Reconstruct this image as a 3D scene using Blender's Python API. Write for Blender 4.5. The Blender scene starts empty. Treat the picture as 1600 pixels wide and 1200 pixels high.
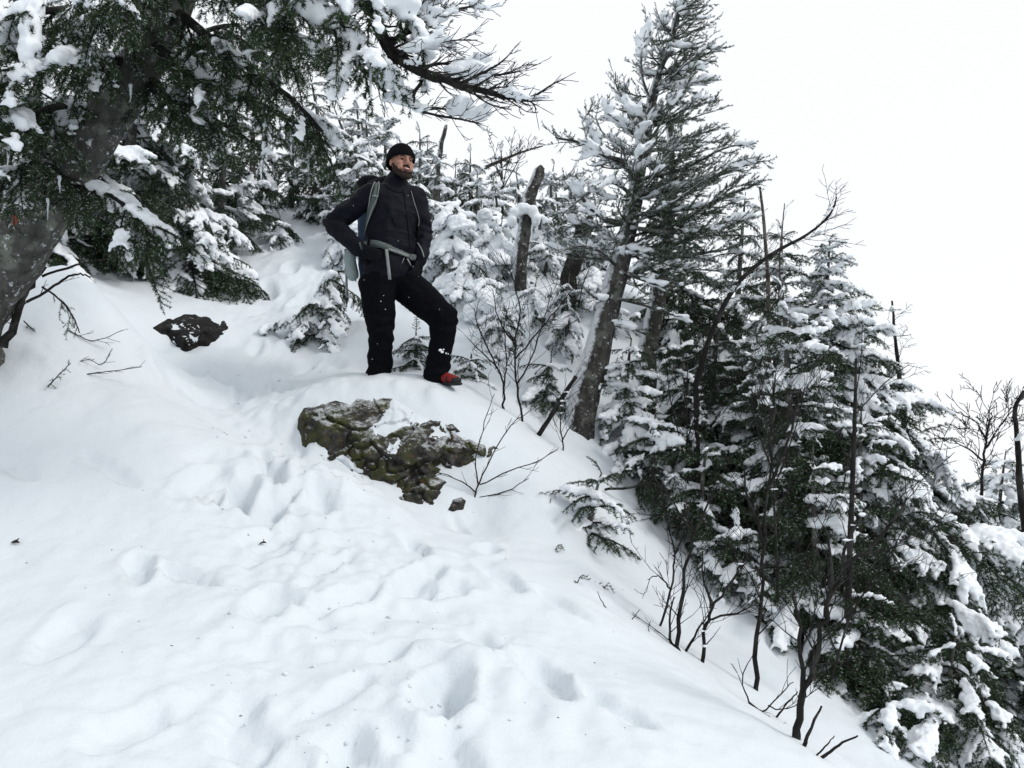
import bpy, math, random
import numpy as np
from mathutils import Vector, Matrix, noise as mnoise
from mathutils.bvhtree import BVHTree

SC = bpy.context.scene
COL = SC.collection
R = math.radians

# ------------------------------------------------------------------ camera, sky, sun, exposure
PITCH = R(3.0)
HFOV = R(60.0)
FPX = 800.0 / math.tan(HFOV / 2)          # focal length in pixels of the 1600 px wide photograph
cam_data = bpy.data.cameras.new('camera')
cam_data.sensor_width = 36.0
cam_data.lens = 18.0 / math.tan(HFOV / 2)
cam_data.clip_start = 0.05
cam_data.clip_end = 2000.0
cam = bpy.data.objects.new('camera', cam_data)
cam.location = (0, 0, 0)
cam.rotation_euler = (math.pi / 2 + PITCH, 0, 0)
COL.objects.link(cam)
SC.camera = cam

SUN_EL, SUN_AZ = R(40), R(105)             # azimuth clockwise from +Y (away from the camera) towards +X
world = bpy.data.worlds.new('World')
SC.world = world
world.use_nodes = True
wn, wl = world.node_tree.nodes, world.node_tree.links
wn.clear()
sky = wn.new('ShaderNodeTexSky')
sky.sky_type = 'NISHITA'
sky.sun_disc = False
sky.sun_elevation = SUN_EL
sky.sun_rotation = SUN_AZ
cloud = wn.new('ShaderNodeMix')           # a closed, white deck of cloud in front of the blue sky
cloud.data_type = 'RGBA'
cloud.inputs[0].default_value = 0.93
cloud.inputs[7].default_value = (10.2, 10.45, 10.8, 1)
bgn = wn.new('ShaderNodeBackground')
bgn.inputs['Strength'].default_value = 0.1
wo = wn.new('ShaderNodeOutputWorld')
wl.new(sky.outputs[0], cloud.inputs[6])
wl.new(cloud.outputs[2], bgn.inputs['Color'])
wl.new(bgn.outputs[0], wo.inputs['Surface'])

sun_data = bpy.data.lights.new('sun', 'SUN')
sun_data.energy = 1.5
sun_data.angle = R(14)
sun_data.color = (1.0, 0.96, 0.9)
sun = bpy.data.objects.new('sun', sun_data)
COL.objects.link(sun)
_sd = Vector((math.sin(SUN_AZ) * math.cos(SUN_EL), math.cos(SUN_AZ) * math.cos(SUN_EL), math.sin(SUN_EL)))
sun.rotation_euler = _sd.to_track_quat('Z', 'Y').to_euler()
sun.location = _sd * 30

SC.view_settings.view_transform = 'Standard'
SC.view_settings.look = 'None'
SC.view_settings.exposure = 0.04
SC.view_settings.gamma = 1.0
SC.view_settings.use_curve_mapping = False
SC.cycles.use_denoising = True
SC.cycles.max_bounces = 6
SC.cycles.diffuse_bounces = 4
SC.cycles.glossy_bounces = 2
SC.cycles.transmission_bounces = 4

# ------------------------------------------------------------------ helpers
CP, SP = math.cos(PITCH), math.sin(PITCH)


def P(px, py, Y):
    """world point at distance Y in front of the camera that is seen at pixel (px, py)"""
    u = (px - 800.0) / FPX
    v = (600.0 - py) / FPX
    t = Y / (CP - v * SP)
    return Vector((u * t, Y, t * (SP + v * CP)))


def proj(p):
    """pixel of a world point"""
    f = p[1] * CP + p[2] * SP
    upv = -p[1] * SP + p[2] * CP
    f = max(f, 1e-3)
    return 800 + FPX * p[0] / f, 600 - FPX * upv / f


def make_mesh(name, V, tris=None, quads=None, smooth=True, tint=None):
    V = np.asarray(V, dtype=np.float32).reshape(-1, 3)
    tris = np.zeros((0, 3), np.int32) if tris is None else np.asarray(tris, np.int32).reshape(-1, 3)
    quads = np.zeros((0, 4), np.int32) if quads is None else np.asarray(quads, np.int32).reshape(-1, 4)
    me = bpy.data.meshes.new(name)
    me.vertices.add(len(V))
    me.vertices.foreach_set('co', V.ravel())
    nl = tris.size + quads.size
    me.loops.add(nl)
    me.loops.foreach_set('vertex_index', np.concatenate([tris.ravel(), quads.ravel()]).astype(np.int32))
    nt, nq = len(tris), len(quads)
    me.polygons.add(nt + nq)
    starts = np.concatenate([np.arange(nt) * 3, nt * 3 + np.arange(nq) * 4]).astype(np.int32)
    me.polygons.foreach_set('loop_start', starts)
    try:
        me.polygons.foreach_set('loop_total', np.concatenate([np.full(nt, 3), np.full(nq, 4)]).astype(np.int32))
    except Exception:
        pass
    me.polygons.foreach_set('use_smooth', np.full(nt + nq, smooth, dtype=bool))
    me.update(calc_edges=True)
    if tint is not None:
        a = me.attributes.new('tint', 'FLOAT', 'POINT')
        a.data.foreach_set('value', np.asarray(tint, np.float32))
    return me


def link(name, me, mat=None, parent=None, loc=None):
    o = bpy.data.objects.new(name, me)
    if mat is not None and me is not None and not me.materials:
        me.materials.append(mat)
    COL.objects.link(o)
    if parent is not None:
        o.parent = parent
    if loc is not None:
        o.location = loc
    return o


def tag(o, label=None, cat=None, group=None, kind=None):
    if label: o['label'] = label
    if cat: o['category'] = cat
    if group: o['group'] = group
    if kind: o['kind'] = kind
    return o


def empty(name, loc, label, cat, group=None):
    o = bpy.data.objects.new(name, None)
    o.empty_display_size = 0.1
    COL.objects.link(o)
    o.location = loc
    return tag(o, label, cat, group)


class MB:
    """collects tubes, segments, needles and boxes into one mesh"""
    def __init__(self):
        self.V, self.T, self.Q, self.t, self.n = [], [], [], [], 0

    def add(self, V, T=None, Q=None, tint=0.5):
        V = np.asarray(V, float).reshape(-1, 3)
        if T is not None and len(T): self.T.append(np.asarray(T) + self.n)
        if Q is not None and len(Q): self.Q.append(np.asarray(Q) + self.n)
        self.V.append(V)
        self.t.append(np.full(len(V), tint) if np.isscalar(tint) else np.asarray(tint))
        self.n += len(V)

    def tube(self, pts, radii, sides=8, rough=0.0, seed=0, tint=0.5, flat=None, cap=True):
        pts = np.asarray([tuple(p) for p in pts], float)
        n = len(pts)
        radii = np.asarray(radii, float)
        rng = np.random.default_rng(seed)
        tan = np.gradient(pts, axis=0)
        tan /= np.linalg.norm(tan, axis=1)[:, None] + 1e-9
        ref = np.array([0.0, 0, 1]) if abs(tan[:, 2]).mean() < 0.8 else np.array([0.0, 1, 0])
        a = np.cross(tan, ref); a /= np.linalg.norm(a, axis=1)[:, None] + 1e-9
        b = np.cross(tan, a)
        th = np.linspace(0, 2 * np.pi, sides, endpoint=False)
        rr = radii[:, None] * np.ones((1, sides))
        if rough:
            rr = rr * (1 + rough * rng.normal(size=(n, sides)) * 0.6 + rough * rng.normal(size=(1, sides)) * 0.6)
        sa, sb = (1, 1) if flat is None else flat
        V = pts[:, None, :] + (rr * np.cos(th) * sa)[:, :, None] * a[:, None, :] + (rr * np.sin(th) * sb)[:, :, None] * b[:, None, :]
        i = np.arange(n - 1)[:, None] * sides; j = np.arange(sides)[None, :]; j2 = (j + 1) % sides
        Q = np.stack([i + j, i + j2, i + sides + j2, i + sides + j], -1).reshape(-1, 4)
        V = V.reshape(-1, 3)
        T = []
        if cap:
            V = np.vstack([V, pts[0], pts[-1]])
            c0, c1 = n * sides, n * sides + 1
            for k in range(sides):
                T.append((c0, (k + 1) % sides, k))
                T.append((c1, (n - 1) * sides + k, (n - 1) * sides + (k + 1) % sides))
        self.add(V, T, Q, tint)

    def segs(self, A, B, ra, rb, tint=0.5):
        A = np.asarray(A, float).reshape(-1, 3); B = np.asarray(B, float).reshape(-1, 3)
        if not len(A): return
        ra = np.asarray(ra, float).reshape(-1, 1); rb = np.asarray(rb, float).reshape(-1, 1)
        d = B - A
        L = np.linalg.norm(d, axis=1)[:, None] + 1e-9
        d = d / L
        B = B + d * rb * 0.5
        ref = np.where(np.abs(d[:, 2:3]) < 0.8, np.array([[0, 0, 1.0]]), np.array([[1.0, 0, 0]]))
        a = np.cross(d, ref); a /= np.linalg.norm(a, axis=1)[:, None] + 1e-9
        b = np.cross(d, a)
        V = np.zeros((len(A), 6, 3))
        for k in range(3):
            w = 2 * np.pi * k / 3 + 0.4
            o = a * math.cos(w) + b * math.sin(w)
            V[:, k] = A + o * ra
            V[:, 3 + k] = B + o * rb
        base = (np.arange(len(A)) * 6)[:, None]
        Q = np.concatenate([base + np.array([[k, (k + 1) % 3, 3 + (k + 1) % 3, 3 + k]]) for k in range(3)], 0)
        T = base + np.array([[3, 4, 5]])
        self.add(V.reshape(-1, 3), T, Q, tint)

    def needles(self, A, B, per_m, ln, wd, rng, flatten=0.55, frost=0.12, up=(0, 0, 1), lo=0.0, hi=0.82):
        A = np.asarray(A, float).reshape(-1, 3); B = np.asarray(B, float).reshape(-1, 3)
        if not len(A): return
        d = B - A
        L = np.linalg.norm(d, axis=1)
        cnt = np.maximum(1, rng.poisson(L * per_m))
        idx = np.repeat(np.arange(len(A)), cnt)
        N = len(idx)
        s = rng.random(N)[:, None]
        dd = d[idx] / (L[idx][:, None] + 1e-9)
        p = A[idx] + d[idx] * s
        ref = np.where(np.abs(dd[:, 2:3]) < 0.9, np.array([list(up)], float), np.array([[1.0, 0, 0]]))
        a = np.cross(dd, ref); a /= np.linalg.norm(a, axis=1)[:, None] + 1e-9
        b = np.cross(a, dd)
        th = rng.random(N) * 2 * np.pi
        rad = a * np.cos(th)[:, None] + b * (np.sin(th) * (1 - flatten) + 0.15)[:, None]
        rad /= np.linalg.norm(rad, axis=1)[:, None] + 1e-9
        al = rng.uniform(0.7, 1.15, N)[:, None]
        nd = dd * np.cos(al) + rad * np.sin(al)
        l = (ln * rng.uniform(0.7, 1.2, N))[:, None]
        sd = np.cross(nd, rng.normal(size=(N, 3))); sd /= np.linalg.norm(sd, axis=1)[:, None] + 1e-9
        w = (wd * rng.uniform(0.8, 1.3, N))[:, None] * 0.5
        V = np.stack([p - sd * w, p + sd * w, p + nd * l], 1).reshape(-1, 3)
        T = np.arange(N * 3).reshape(-1, 3)
        clump = rng.random(len(A))[idx]
        f = rng.random(N) < frost * (0.3 + 1.4 * clump)
        tv = np.where(f, rng.uniform(0.9, 1.0, N), np.clip(lo + (hi - lo) * (0.6 * clump + 0.4 * rng.random(N)), 0, 0.85))
        self.add(V, T, None, np.repeat(tv, 3))

    def box(self, c, half, rot=None, tint=0.5):
        s = np.array([[-1, -1, -1], [1, -1, -1], [1, 1, -1], [-1, 1, -1], [-1, -1, 1], [1, -1, 1], [1, 1, 1], [-1, 1, 1]], float)
        V = s * np.asarray(half, float)
        if rot is not None:
            V = V @ np.asarray(rot, float).T
        self.add(V + np.asarray(tuple(c)), None, [(0, 3, 2, 1), (4, 5, 6, 7), (0, 1, 5, 4), (1, 2, 6, 5), (2, 3, 7, 6), (3, 0, 4, 7)], tint)

    def mesh(self, name, smooth=True):
        return make_mesh(name, np.concatenate(self.V), np.concatenate(self.T) if self.T else None,
                         np.concatenate(self.Q) if self.Q else None, smooth, np.concatenate(self.t))


# unit icosphere (2 subdivisions)
def _ico(n):
    t = (1 + 5 ** 0.5) / 2
    V = [(-1, t, 0), (1, t, 0), (-1, -t, 0), (1, -t, 0), (0, -1, t), (0, 1, t), (0, -1, -t), (0, 1, -t), (t, 0, -1), (t, 0, 1), (-t, 0, -1), (-t, 0, 1)]
    F = [(0, 11, 5), (0, 5, 1), (0, 1, 7), (0, 7, 10), (0, 10, 11), (1, 5, 9), (5, 11, 4), (11, 10, 2), (10, 7, 6), (7, 1, 8), (3, 9, 4), (3, 4, 2), (3, 2, 6), (3, 6, 8), (3, 8, 9), (4, 9, 5), (2, 4, 11), (6, 2, 10), (8, 6, 7), (9, 8, 1)]
    V = [np.array(v, float) / np.linalg.norm(v) for v in V]
    for _ in range(n):
        cache, F2 = {}, []
        def mid(a, b):
            k = (min(a, b), max(a, b))
            if k not in cache:
                m = V[a] + V[b]; V.append(m / np.linalg.norm(m)); cache[k] = len(V) - 1
            return cache[k]
        for a, b, c in F:
            x, y, z = mid(a, b), mid(b, c), mid(c, a)
            F2 += [(a, x, z), (b, y, x), (c, z, y), (x, y, z)]
        F = F2
    return np.array(V), np.array(F)


ICO1, ICO2 = _ico(1), _ico(2)


def union_mesh(name, blobs, voxel, smooth=4, ico=ICO1):
    """blobs: list of (centre, (rx,ry,rz)[, 3x3 rotation]) fused into one skin"""
    UV_, UF = ico
    Vs, Fs, n = [], [], 0
    for bl in blobs:
        V = UV_ * np.asarray(bl[1], float)
        if len(bl) > 2 and bl[2] is not None:
            V = V @ np.asarray(bl[2], float).T
        Vs.append(V + np.asarray(tuple(bl[0]), float)); Fs.append(UF + n); n += len(UV_)
    me = make_mesh(name + '_src', np.concatenate(Vs), np.concatenate(Fs))
    ob = bpy.data.objects.new(name + '_src', me)
    COL.objects.link(ob)
    m = ob.modifiers.new('r', 'REMESH'); m.mode = 'VOXEL'; m.voxel_size = voxel; m.use_smooth_shade = True
    if smooth:
        s = ob.modifiers.new('s', 'SMOOTH'); s.iterations = smooth; s.factor = 0.5
    dg = bpy.context.evaluated_depsgraph_get()
    out = bpy.data.meshes.new_from_object(ob.evaluated_get(dg))
    out.name = name
    bpy.data.objects.remove(ob); bpy.data.meshes.remove(me)
    out.materials.clear()
    return out


def displace(me, fn):
    """move vertices along their normals by fn(co, normal)"""
    n = len(me.vertices)
    co = np.empty(n * 3, np.float32); me.vertices.foreach_get('co', co)
    no = np.empty(n * 3, np.float32); me.vertex_normals.foreach_get('vector', no)
    co = co.reshape(-1, 3); no = no.reshape(-1, 3)
    out = co.copy()
    for i in range(n):
        out[i] += no[i] * fn(Vector(co[i]), no[i])
    me.vertices.foreach_set('co', out.ravel()); me.update()
    return me


def fb(p, f, o=3):
    return mnoise.fractal(p * f, 0.9, 2.0, o, noise_basis='PERLIN_ORIGINAL')


# ------------------------------------------------------------------ materials
def mat_new(name, rough=0.7, spec=0.3):
    m = bpy.data.materials.new(name)
    m.use_nodes = True
    nt = m.node_tree
    b = nt.nodes['Principled BSDF']
    b.inputs['Roughness'].default_value = rough
    b.inputs['Specular IOR Level'].default_value = spec
    return m, nt, b


def node(nt, kind, **kw):
    n = nt.nodes.new(kind)
    for k, v in kw.items():
        if k.startswith('in_'):
            n.inputs[k[3:].replace('_', ' ')].default_value = v
        else:
            setattr(n, k, v)
    return n


def ramp(nt, src, stops, interp='LINEAR'):
    r = nt.nodes.new('ShaderNodeValToRGB')
    r.color_ramp.interpolation = interp
    el = r.color_ramp.elements
    while len(el) < len(stops): el.new(0.5)
    for e, (p, c) in zip(el, stops):
        e.position = p; e.color = (*c, 1) if len(c) == 3 else c
    nt.links.new(src, r.inputs[0])
    return r.outputs[0]


def noise_tex(nt, scale, detail=4, rough=0.55, coord='Object', stretch=None, dist=0.0):
    tc = nt.nodes.new('ShaderNodeTexCoord')
    src = tc.outputs[coord]
    if stretch:
        mp = nt.nodes.new('ShaderNodeMapping'); mp.inputs['Scale'].default_value = stretch
        nt.links.new(src, mp.inputs[0]); src = mp.outputs[0]
    n = nt.nodes.new('ShaderNodeTexNoise')
    n.inputs['Scale'].default_value = scale; n.inputs['Detail'].default_value = detail
    n.inputs['Roughness'].default_value = rough; n.inputs['Distortion'].default_value = dist
    nt.links.new(src, n.inputs['Vector'])
    return n.outputs['Fac']


def bump(nt, b, src, strength, dist):
    bp = nt.nodes.new('ShaderNodeBump')
    bp.inputs['Strength'].default_value = strength; bp.inputs['Distance'].default_value = dist
    nt.links.new(src, bp.inputs['Height'])
    nt.links.new(bp.outputs[0], b.inputs['Normal'])
    return bp


def mixc(nt, fac, a, b):
    m = nt.nodes.new('ShaderNodeMix'); m.data_type = 'RGBA'
    for sock, v in ((m.inputs[0], fac), (m.inputs[6], a), (m.inputs[7], b)):
        if hasattr(v, 'links') or hasattr(v, 'is_linked'):
            nt.links.new(v, sock)
        else:
            sock.default_value = v if not isinstance(v, tuple) or len(v) == 4 else (*v, 1)
    return m.outputs[2]


def math_n(nt, op, a, b=None):
    m = nt.nodes.new('ShaderNodeMath'); m.operation = op
    for s, v in zip(m.inputs, (a, b)):
        if v is None: continue
        if hasattr(v, 'is_linked'): nt.links.new(v, s)
        else: s.default_value = v
    return m.outputs[0]


M = {}
# packed snow and snow on boughs
m, nt, b = mat_new('snow', 0.75, 0.15)
b.inputs['Base Color'].default_value = (0.640, 0.688, 0.727, 1)
h1 = noise_tex(nt, 14, 5, 0.6)
h2 = noise_tex(nt, 120, 3, 0.6)
h = math_n(nt, 'ADD', h1, math_n(nt, 'MULTIPLY', h2, 0.25))
bump(nt, b, h, 0.35, 0.02)
M['snow'] = m
m, nt, b = mat_new('bough_snow', 0.75, 0.12)
b.inputs['Base Color'].default_value = (0.79, 0.825, 0.86, 1)
h1 = noise_tex(nt, 35, 4, 0.6)
h2 = noise_tex(nt, 160, 2, 0.6)
bump(nt, b, math_n(nt, 'ADD', h1, math_n(nt, 'MULTIPLY', h2, 0.3)), 0.45, 0.012)
M['bsnow'] = m


def bark_mat(name, c1, c2, lichen, frost_amt, frost_dir=None, scale=18):
    m, nt, b = mat_new(name, 0.9, 0.1)
    n1 = noise_tex(nt, scale, 6, 0.65, stretch=(1, 1, 0.45))
    n2 = noise_tex(nt, scale * 0.5, 4, 0.6)
    n3 = noise_tex(nt, scale * 1.3, 5, 0.7)
    c = ramp(nt, n1, [(0.32, c1), (0.68, c2)])
    c = mixc(nt, ramp(nt, n2, [(0.52, (0, 0, 0)), (0.62, (1, 1, 1))]), c, lichen)
    if frost_amt > 0:
        f = ramp(nt, n3, [(0.62 - frost_amt * 0.3, (0, 0, 0)), (0.70 - frost_amt * 0.2, (1, 1, 1))])
        if frost_dir is not None:
            g = nt.nodes.new('ShaderNodeNewGeometry')
            dp = nt.nodes.new('ShaderNodeVectorMath'); dp.operation = 'DOT_PRODUCT'
            dp.inputs[1].default_value = frost_dir
            nt.links.new(g.outputs['Normal'], dp.inputs[0])
            v = math_n(nt, 'ADD', dp.outputs['Value'], math_n(nt, 'MULTIPLY', n3, 1.1))
            f2 = ramp(nt, math_n(nt, 'MULTIPLY', v, 0.6), [(0.60, (0, 0, 0)), (0.76, (1, 1, 1))])
            f = math_n(nt, 'MAXIMUM', math_n(nt, 'MULTIPLY', f, 0.7), f2)
        c = mixc(nt, f, c, (0.6, 0.63, 0.66))
    nt.links.new(c, b.inputs['Base Color'])
    bump(nt, b, math_n(nt, 'ADD', n1, math_n(nt, 'MULTIPLY', n3, 0.5)), 0.9, 0.02)
    return m


M['bark'] = bark_mat('rimed_bark', (0.034, 0.033, 0.031), (0.105, 0.102, 0.096), (0.15, 0.16, 0.135), 0.10)
M['bark_wind'] = bark_mat('wind_plastered_bark', (0.018, 0.017, 0.016), (0.074, 0.071, 0.066), (0.10, 0.105, 0.092), 0.12, (-0.85, -0.1, 0.2))
M['bark_dark'] = bark_mat('dark_bark', (0.010, 0.0092, 0.009), (0.027, 0.025, 0.024), (0.042, 0.042, 0.039), 0.0)
M['deadwood'] = bark_mat('weathered_wood', (0.035, 0.029, 0.025), (0.115, 0.10, 0.088), (0.15, 0.14, 0.125), 0.1)


def needle_mat(name, dark, mid, light, frost=(0.50, 0.53, 0.55)):
    m, nt, b = mat_new(name, 0.6, 0.25)
    at = nt.nodes.new('ShaderNodeAttribute'); at.attribute_name = 'tint'
    c = ramp(nt, at.outputs['Fac'], [(0.0, dark), (0.45, mid), (0.84, light), (0.9, frost)])
    nt.links.new(c, b.inputs['Base Color'])
    return m


M['needle'] = needle_mat('fir_needles', (0.009, 0.018, 0.009), (0.020, 0.046, 0.016), (0.048, 0.085, 0.025))
M['needle_rime'] = needle_mat('rimed_needles', (0.009, 0.017, 0.008), (0.024, 0.054, 0.016), (0.072, 0.110, 0.030), (0.42, 0.45, 0.47))


def plain(name, col, rough=0.6, spec=0.3, nscale=None, namt=0.3, bstr=0.3, bdist=0.004):
    m, nt, b = mat_new(name, rough, spec)
    if nscale:
        n = noise_tex(nt, nscale, 4, 0.6)
        lo = tuple(c * (1 - namt) for c in col); hi = tuple(min(1, c * (1 + namt)) for c in col)
        nt.links.new(ramp(nt, n, [(0.3, lo), (0.7, hi)]), b.inputs['Base Color'])
        bump(nt, b, n, bstr, bdist)
    else:
        b.inputs['Base Color'].default_value = (*col, 1)
    return m


M['jacket'] = plain('navy_shell_fabric', (0.0030, 0.0039, 0.0082), 0.7, 0.12, 40, 0.4, 0.3, 0.004)
M['trouser'] = plain('black_softshell', (0.0035, 0.0037, 0.0055), 0.9, 0.05, 60, 0.4, 0.3, 0.003)
M['knit'] = plain('black_knit', (0.0045, 0.0045, 0.006), 0.95, 0.05, 220, 0.5, 0.6, 0.004)
M['skin'] = plain('weathered_skin', (0.34, 0.175, 0.125), 0.5, 0.35, 60, 0.12, 0.15, 0.002)
M['beard'] = plain('brown_beard', (0.022, 0.0145, 0.0115), 0.8, 0.2, 300, 0.6, 0.9, 0.004)
M['lip'] = plain('lips', (0.34, 0.12, 0.10), 0.5, 0.3)
M['teeth'] = plain('teeth', (0.72, 0.68, 0.60), 0.35, 0.4)
M['eye'] = plain('dark_eye', (0.02, 0.014, 0.012), 0.4, 0.2)
M['strap'] = plain('grey_webbing', (0.20, 0.215, 0.21), 0.75, 0.2, 150, 0.25, 0.4, 0.002)
M['belt'] = plain('grey_green_padding', (0.085, 0.105, 0.10), 0.8, 0.2, 90, 0.3, 0.4, 0.003)
M['pack'] = plain('pack_grey_fabric', (0.24, 0.29, 0.29), 0.75, 0.2, 70, 0.2, 0.4, 0.004)
M['packblue'] = plain('pack_blue_fabric', (0.03, 0.055, 0.10), 0.7, 0.2, 70, 0.3, 0.4, 0.004)
M['packblack'] = plain('pack_black_fabric', (0.006, 0.007, 0.009), 0.85, 0.08, 70, 0.3, 0.4, 0.004)
M['buckle'] = plain('buckle_plastic', (0.13, 0.14, 0.145), 0.4, 0.4)
M['pole'] = plain('pole_alloy', (0.16, 0.18, 0.20), 0.4, 0.5)
M['bootred'] = plain('red_boot_fabric', (0.20, 0.012, 0.012), 0.7, 0.3, 120, 0.3, 0.3, 0.002)
M['rubber'] = plain('black_rubber', (0.012, 0.012, 0.013), 0.7, 0.3, 80, 0.3, 0.3, 0.002)
m, nt, b = mat_new('ice', 0.12, 0.5)
b.inputs['Base Color'].default_value = (0.82, 0.88, 0.92, 1)
b.inputs['Transmission Weight'].default_value = 0.55
b.inputs['IOR'].default_value = 1.31
M['ice'] = m


def rock_mat(name, wet=False):
    m, nt, b = mat_new(name, 0.85, 0.2)
    n1 = noise_tex(nt, 7, 6, 0.7, dist=0.6)
    n2 = noise_tex(nt, 15, 6, 0.75)
    n3 = noise_tex(nt, 46, 5, 0.8)
    n4 = noise_tex(nt, 6.5, 6, 0.75, dist=0.8)
    c = ramp(nt, n2, [(0.36, (0.014, 0.014, 0.0145)), (0.54, (0.048, 0.046, 0.043)), (0.72, (0.16, 0.15, 0.135))] if not wet else [(0.36, (0.008, 0.008, 0.008)), (0.56, (0.018, 0.017, 0.016)), (0.75, (0.05, 0.046, 0.043))])
    if not wet:
        c = mixc(nt, ramp(nt, n1, [(0.46, (0, 0, 0)), (0.60, (0.85, 0.85, 0.85))]), c, (0.060, 0.068, 0.020))   # moss
        c = mixc(nt, ramp(nt, n3, [(0.60, (0, 0, 0)), (0.67, (0.8, 0.8, 0.8))]), c, (0.17, 0.155, 0.10))          # pale lichen
        c = mixc(nt, ramp(nt, noise_tex(nt, 19, 5, 0.75, dist=0.5), [(0.60, (0, 0, 0)), (0.66, (0.8, 0.8, 0.8))]), c, (0.15, 0.065, 0.026))
    # wind-blown frost that stuck in patches and on ledges
    g = nt.nodes.new('ShaderNodeNewGeometry')
    sx = nt.nodes.new('ShaderNodeSeparateXYZ'); nt.links.new(g.outputs['Normal'], sx.inputs[0])
    v = math_n(nt, 'ADD', math_n(nt, 'MULTIPLY', sx.outputs[2], 0.26), math_n(nt, 'ADD', math_n(nt, 'MULTIPLY', n4, 0.60), math_n(nt, 'MULTIPLY', n3, 0.50)))
    lo = 0.735 if not wet else 0.83
    f = ramp(nt, v, [(lo, (0, 0, 0)), (lo + 0.10, (0.75, 0.75, 0.75)), (lo + 0.2, (1, 1, 1))])
    c = mixc(nt, f, c, (0.62, 0.65, 0.68))
    nt.links.new(c, b.inputs['Base Color'])
    bump(nt, b, math_n(nt, 'ADD', n2, math_n(nt, 'MULTIPLY', n3, 0.6)), 0.9, 0.03)
    return m


M['rock'] = rock_mat('mossy_frosted_rock')
M['rock_wet'] = rock_mat('dark_wet_rock', True)

# ------------------------------------------------------------------ the snow slope
def sp(x, k=1.0):
    return np.logaddexp(0, x * k) / k


def base_h(x, y):
    z = -1.6 + 0.38 * y - 0.62 * sp(y - 12.5, 1.2)            # climbs away from the camera, rolls over at the top
    z = z - 0.55 * sp(x - 0.8, 1.4) + 0.10 * sp(-x - 2.0, 1.5) # falls away to the right
    return np.where(z < -40, -40 + 6 * np.tanh((z + 40) / 60), z)


CTRL = [  # pixel x, pixel y, distance
    (0, 1200, 2.45), (300, 1200, 2.5), (600, 1200, 2.55), (900, 1200, 2.65), (1150, 1200, 2.9), (1340, 1200, 3.3),
    (0, 1050, 3.0), (300, 1050, 3.05), (600, 1050, 3.15), (900, 1050, 3.4), (1100, 1060, 3.9), (1240, 1145, 4.1),
    (0, 900, 3.7), (300, 900, 3.75), (600, 900, 3.95), (800, 900, 4.2), (950, 950, 4.35), (1060, 1020, 4.5), (1180, 1075, 4.6),
    (0, 760, 4.35), (200, 760, 4.4), (400, 790, 4.5), (600, 830, 4.55), (750, 850, 4.7), (900, 870, 5.0), (1000, 920, 5.2),
    (0, 620, 5.0), (150, 610, 5.15), (250, 625, 5.2), (350, 668, 5.15), (450, 710, 5.05), (540, 745, 5.0), (590, 772, 4.95),
    (0, 540, 5.3), (80, 500, 5.5), (150, 560, 5.45),
    (330, 640, 6.0), (430, 690, 5.65), (470, 705, 5.6), (560, 760, 5.4), (640, 800, 5.3), (740, 800, 5.45),
    (470, 640, 5.85), (540, 612, 5.95), (620, 602, 6.0), (690, 612, 6.0), (760, 665, 5.95), (800, 700, 5.8),
    (520, 690, 5.68), (600, 720, 5.62), (690, 760, 5.5), (740, 720, 5.65),
    (850, 780, 5.5), (920, 770, 5.8), (840, 665, 6.4), (960, 700, 6.7), (1050, 790, 6.5), (1120, 900, 5.9), (1200, 1000, 5.3), (1290, 1100, 4.9), (1330, 1150, 4.6),
    (600, 585, 6.6), (700, 585, 6.7), (640, 545, 7.1), (740, 570, 7.0), (860, 570, 7.3), (900, 640, 6.8), (1000, 600, 7.8),
    (400, 580, 6.6), (300, 560, 6.7), (220, 530, 6.6), (340, 500, 7.2), (430, 480, 7.8), (520, 500, 7.6), (440, 400, 9.0), (470, 350, 10.0),
    (200, 440, 7.6), (105, 412, 5.95), (150, 470, 5.75), (178, 530, 5.6), (215, 500, 6.7), (60, 420, 6.0), (800, 470, 8.2), (950, 460, 8.8), (1050, 500, 9.0), (720, 480, 8.2),
    (650, 400, 9.8), (850, 400, 10.0), (560, 330, 11.5), (760, 330, 12.0), (950, 380, 11.5), (300, 380, 9.5), (100, 330, 9.0), (-150, 400, 6.5), (-200, 600, 5.2),
]
WPTS = [  # hidden places, world coordinates
    (0, 0, -1.6), (-2, 0.3, -1.35), (1.6, 0, -1.95), (0, 1.3, -1.25), (3, 1, -3.2),
    (2.6, 5.2, -2.0), (3.4, 6.6, -2.5), (3.0, 8.0, -1.5), (4.5, 5.0, -3.6), (5.2, 9, -2.9), (4.6, 12, -2.2), (6.5, 12.5, -3.2), (2.4, 4.3, -2.0), (2.6, 3.3, -2.5),
    (2.2, 7.0, -0.95), (1.9, 6.2, -1.25), (2.5, 10, 0.6), (3.5, 10, -0.9),
]
_pts = np.array([tuple(P(*c)) for c in CTRL] + [tuple(map(float, w)) for w in WPTS])


def _tpsk(r2):
    return 0.5 * r2 * np.log(r2 + 1e-6)


_A = _pts[:, :2]
_res = _pts[:, 2] - base_h(_A[:, 0], _A[:, 1])
_d2 = ((_A[:, None] - _A[None]) ** 2).sum(-1)
_n = len(_A)
_K = np.zeros((_n + 3, _n + 3))
_K[:_n, :_n] = _tpsk(_d2) + np.eye(_n) * 0.004
_K[:_n, _n] = 1; _K[:_n, _n + 1:] = _A; _K[_n, :_n] = 1; _K[_n + 1:, :_n] = _A.T
_W = np.linalg.solve(_K, np.concatenate([_res, np.zeros(3)]))


def ss(e0, e1, x):
    t = np.clip((x - e0) / (e1 - e0), 0, 1)
    return t * t * (3 - 2 * t)


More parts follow.
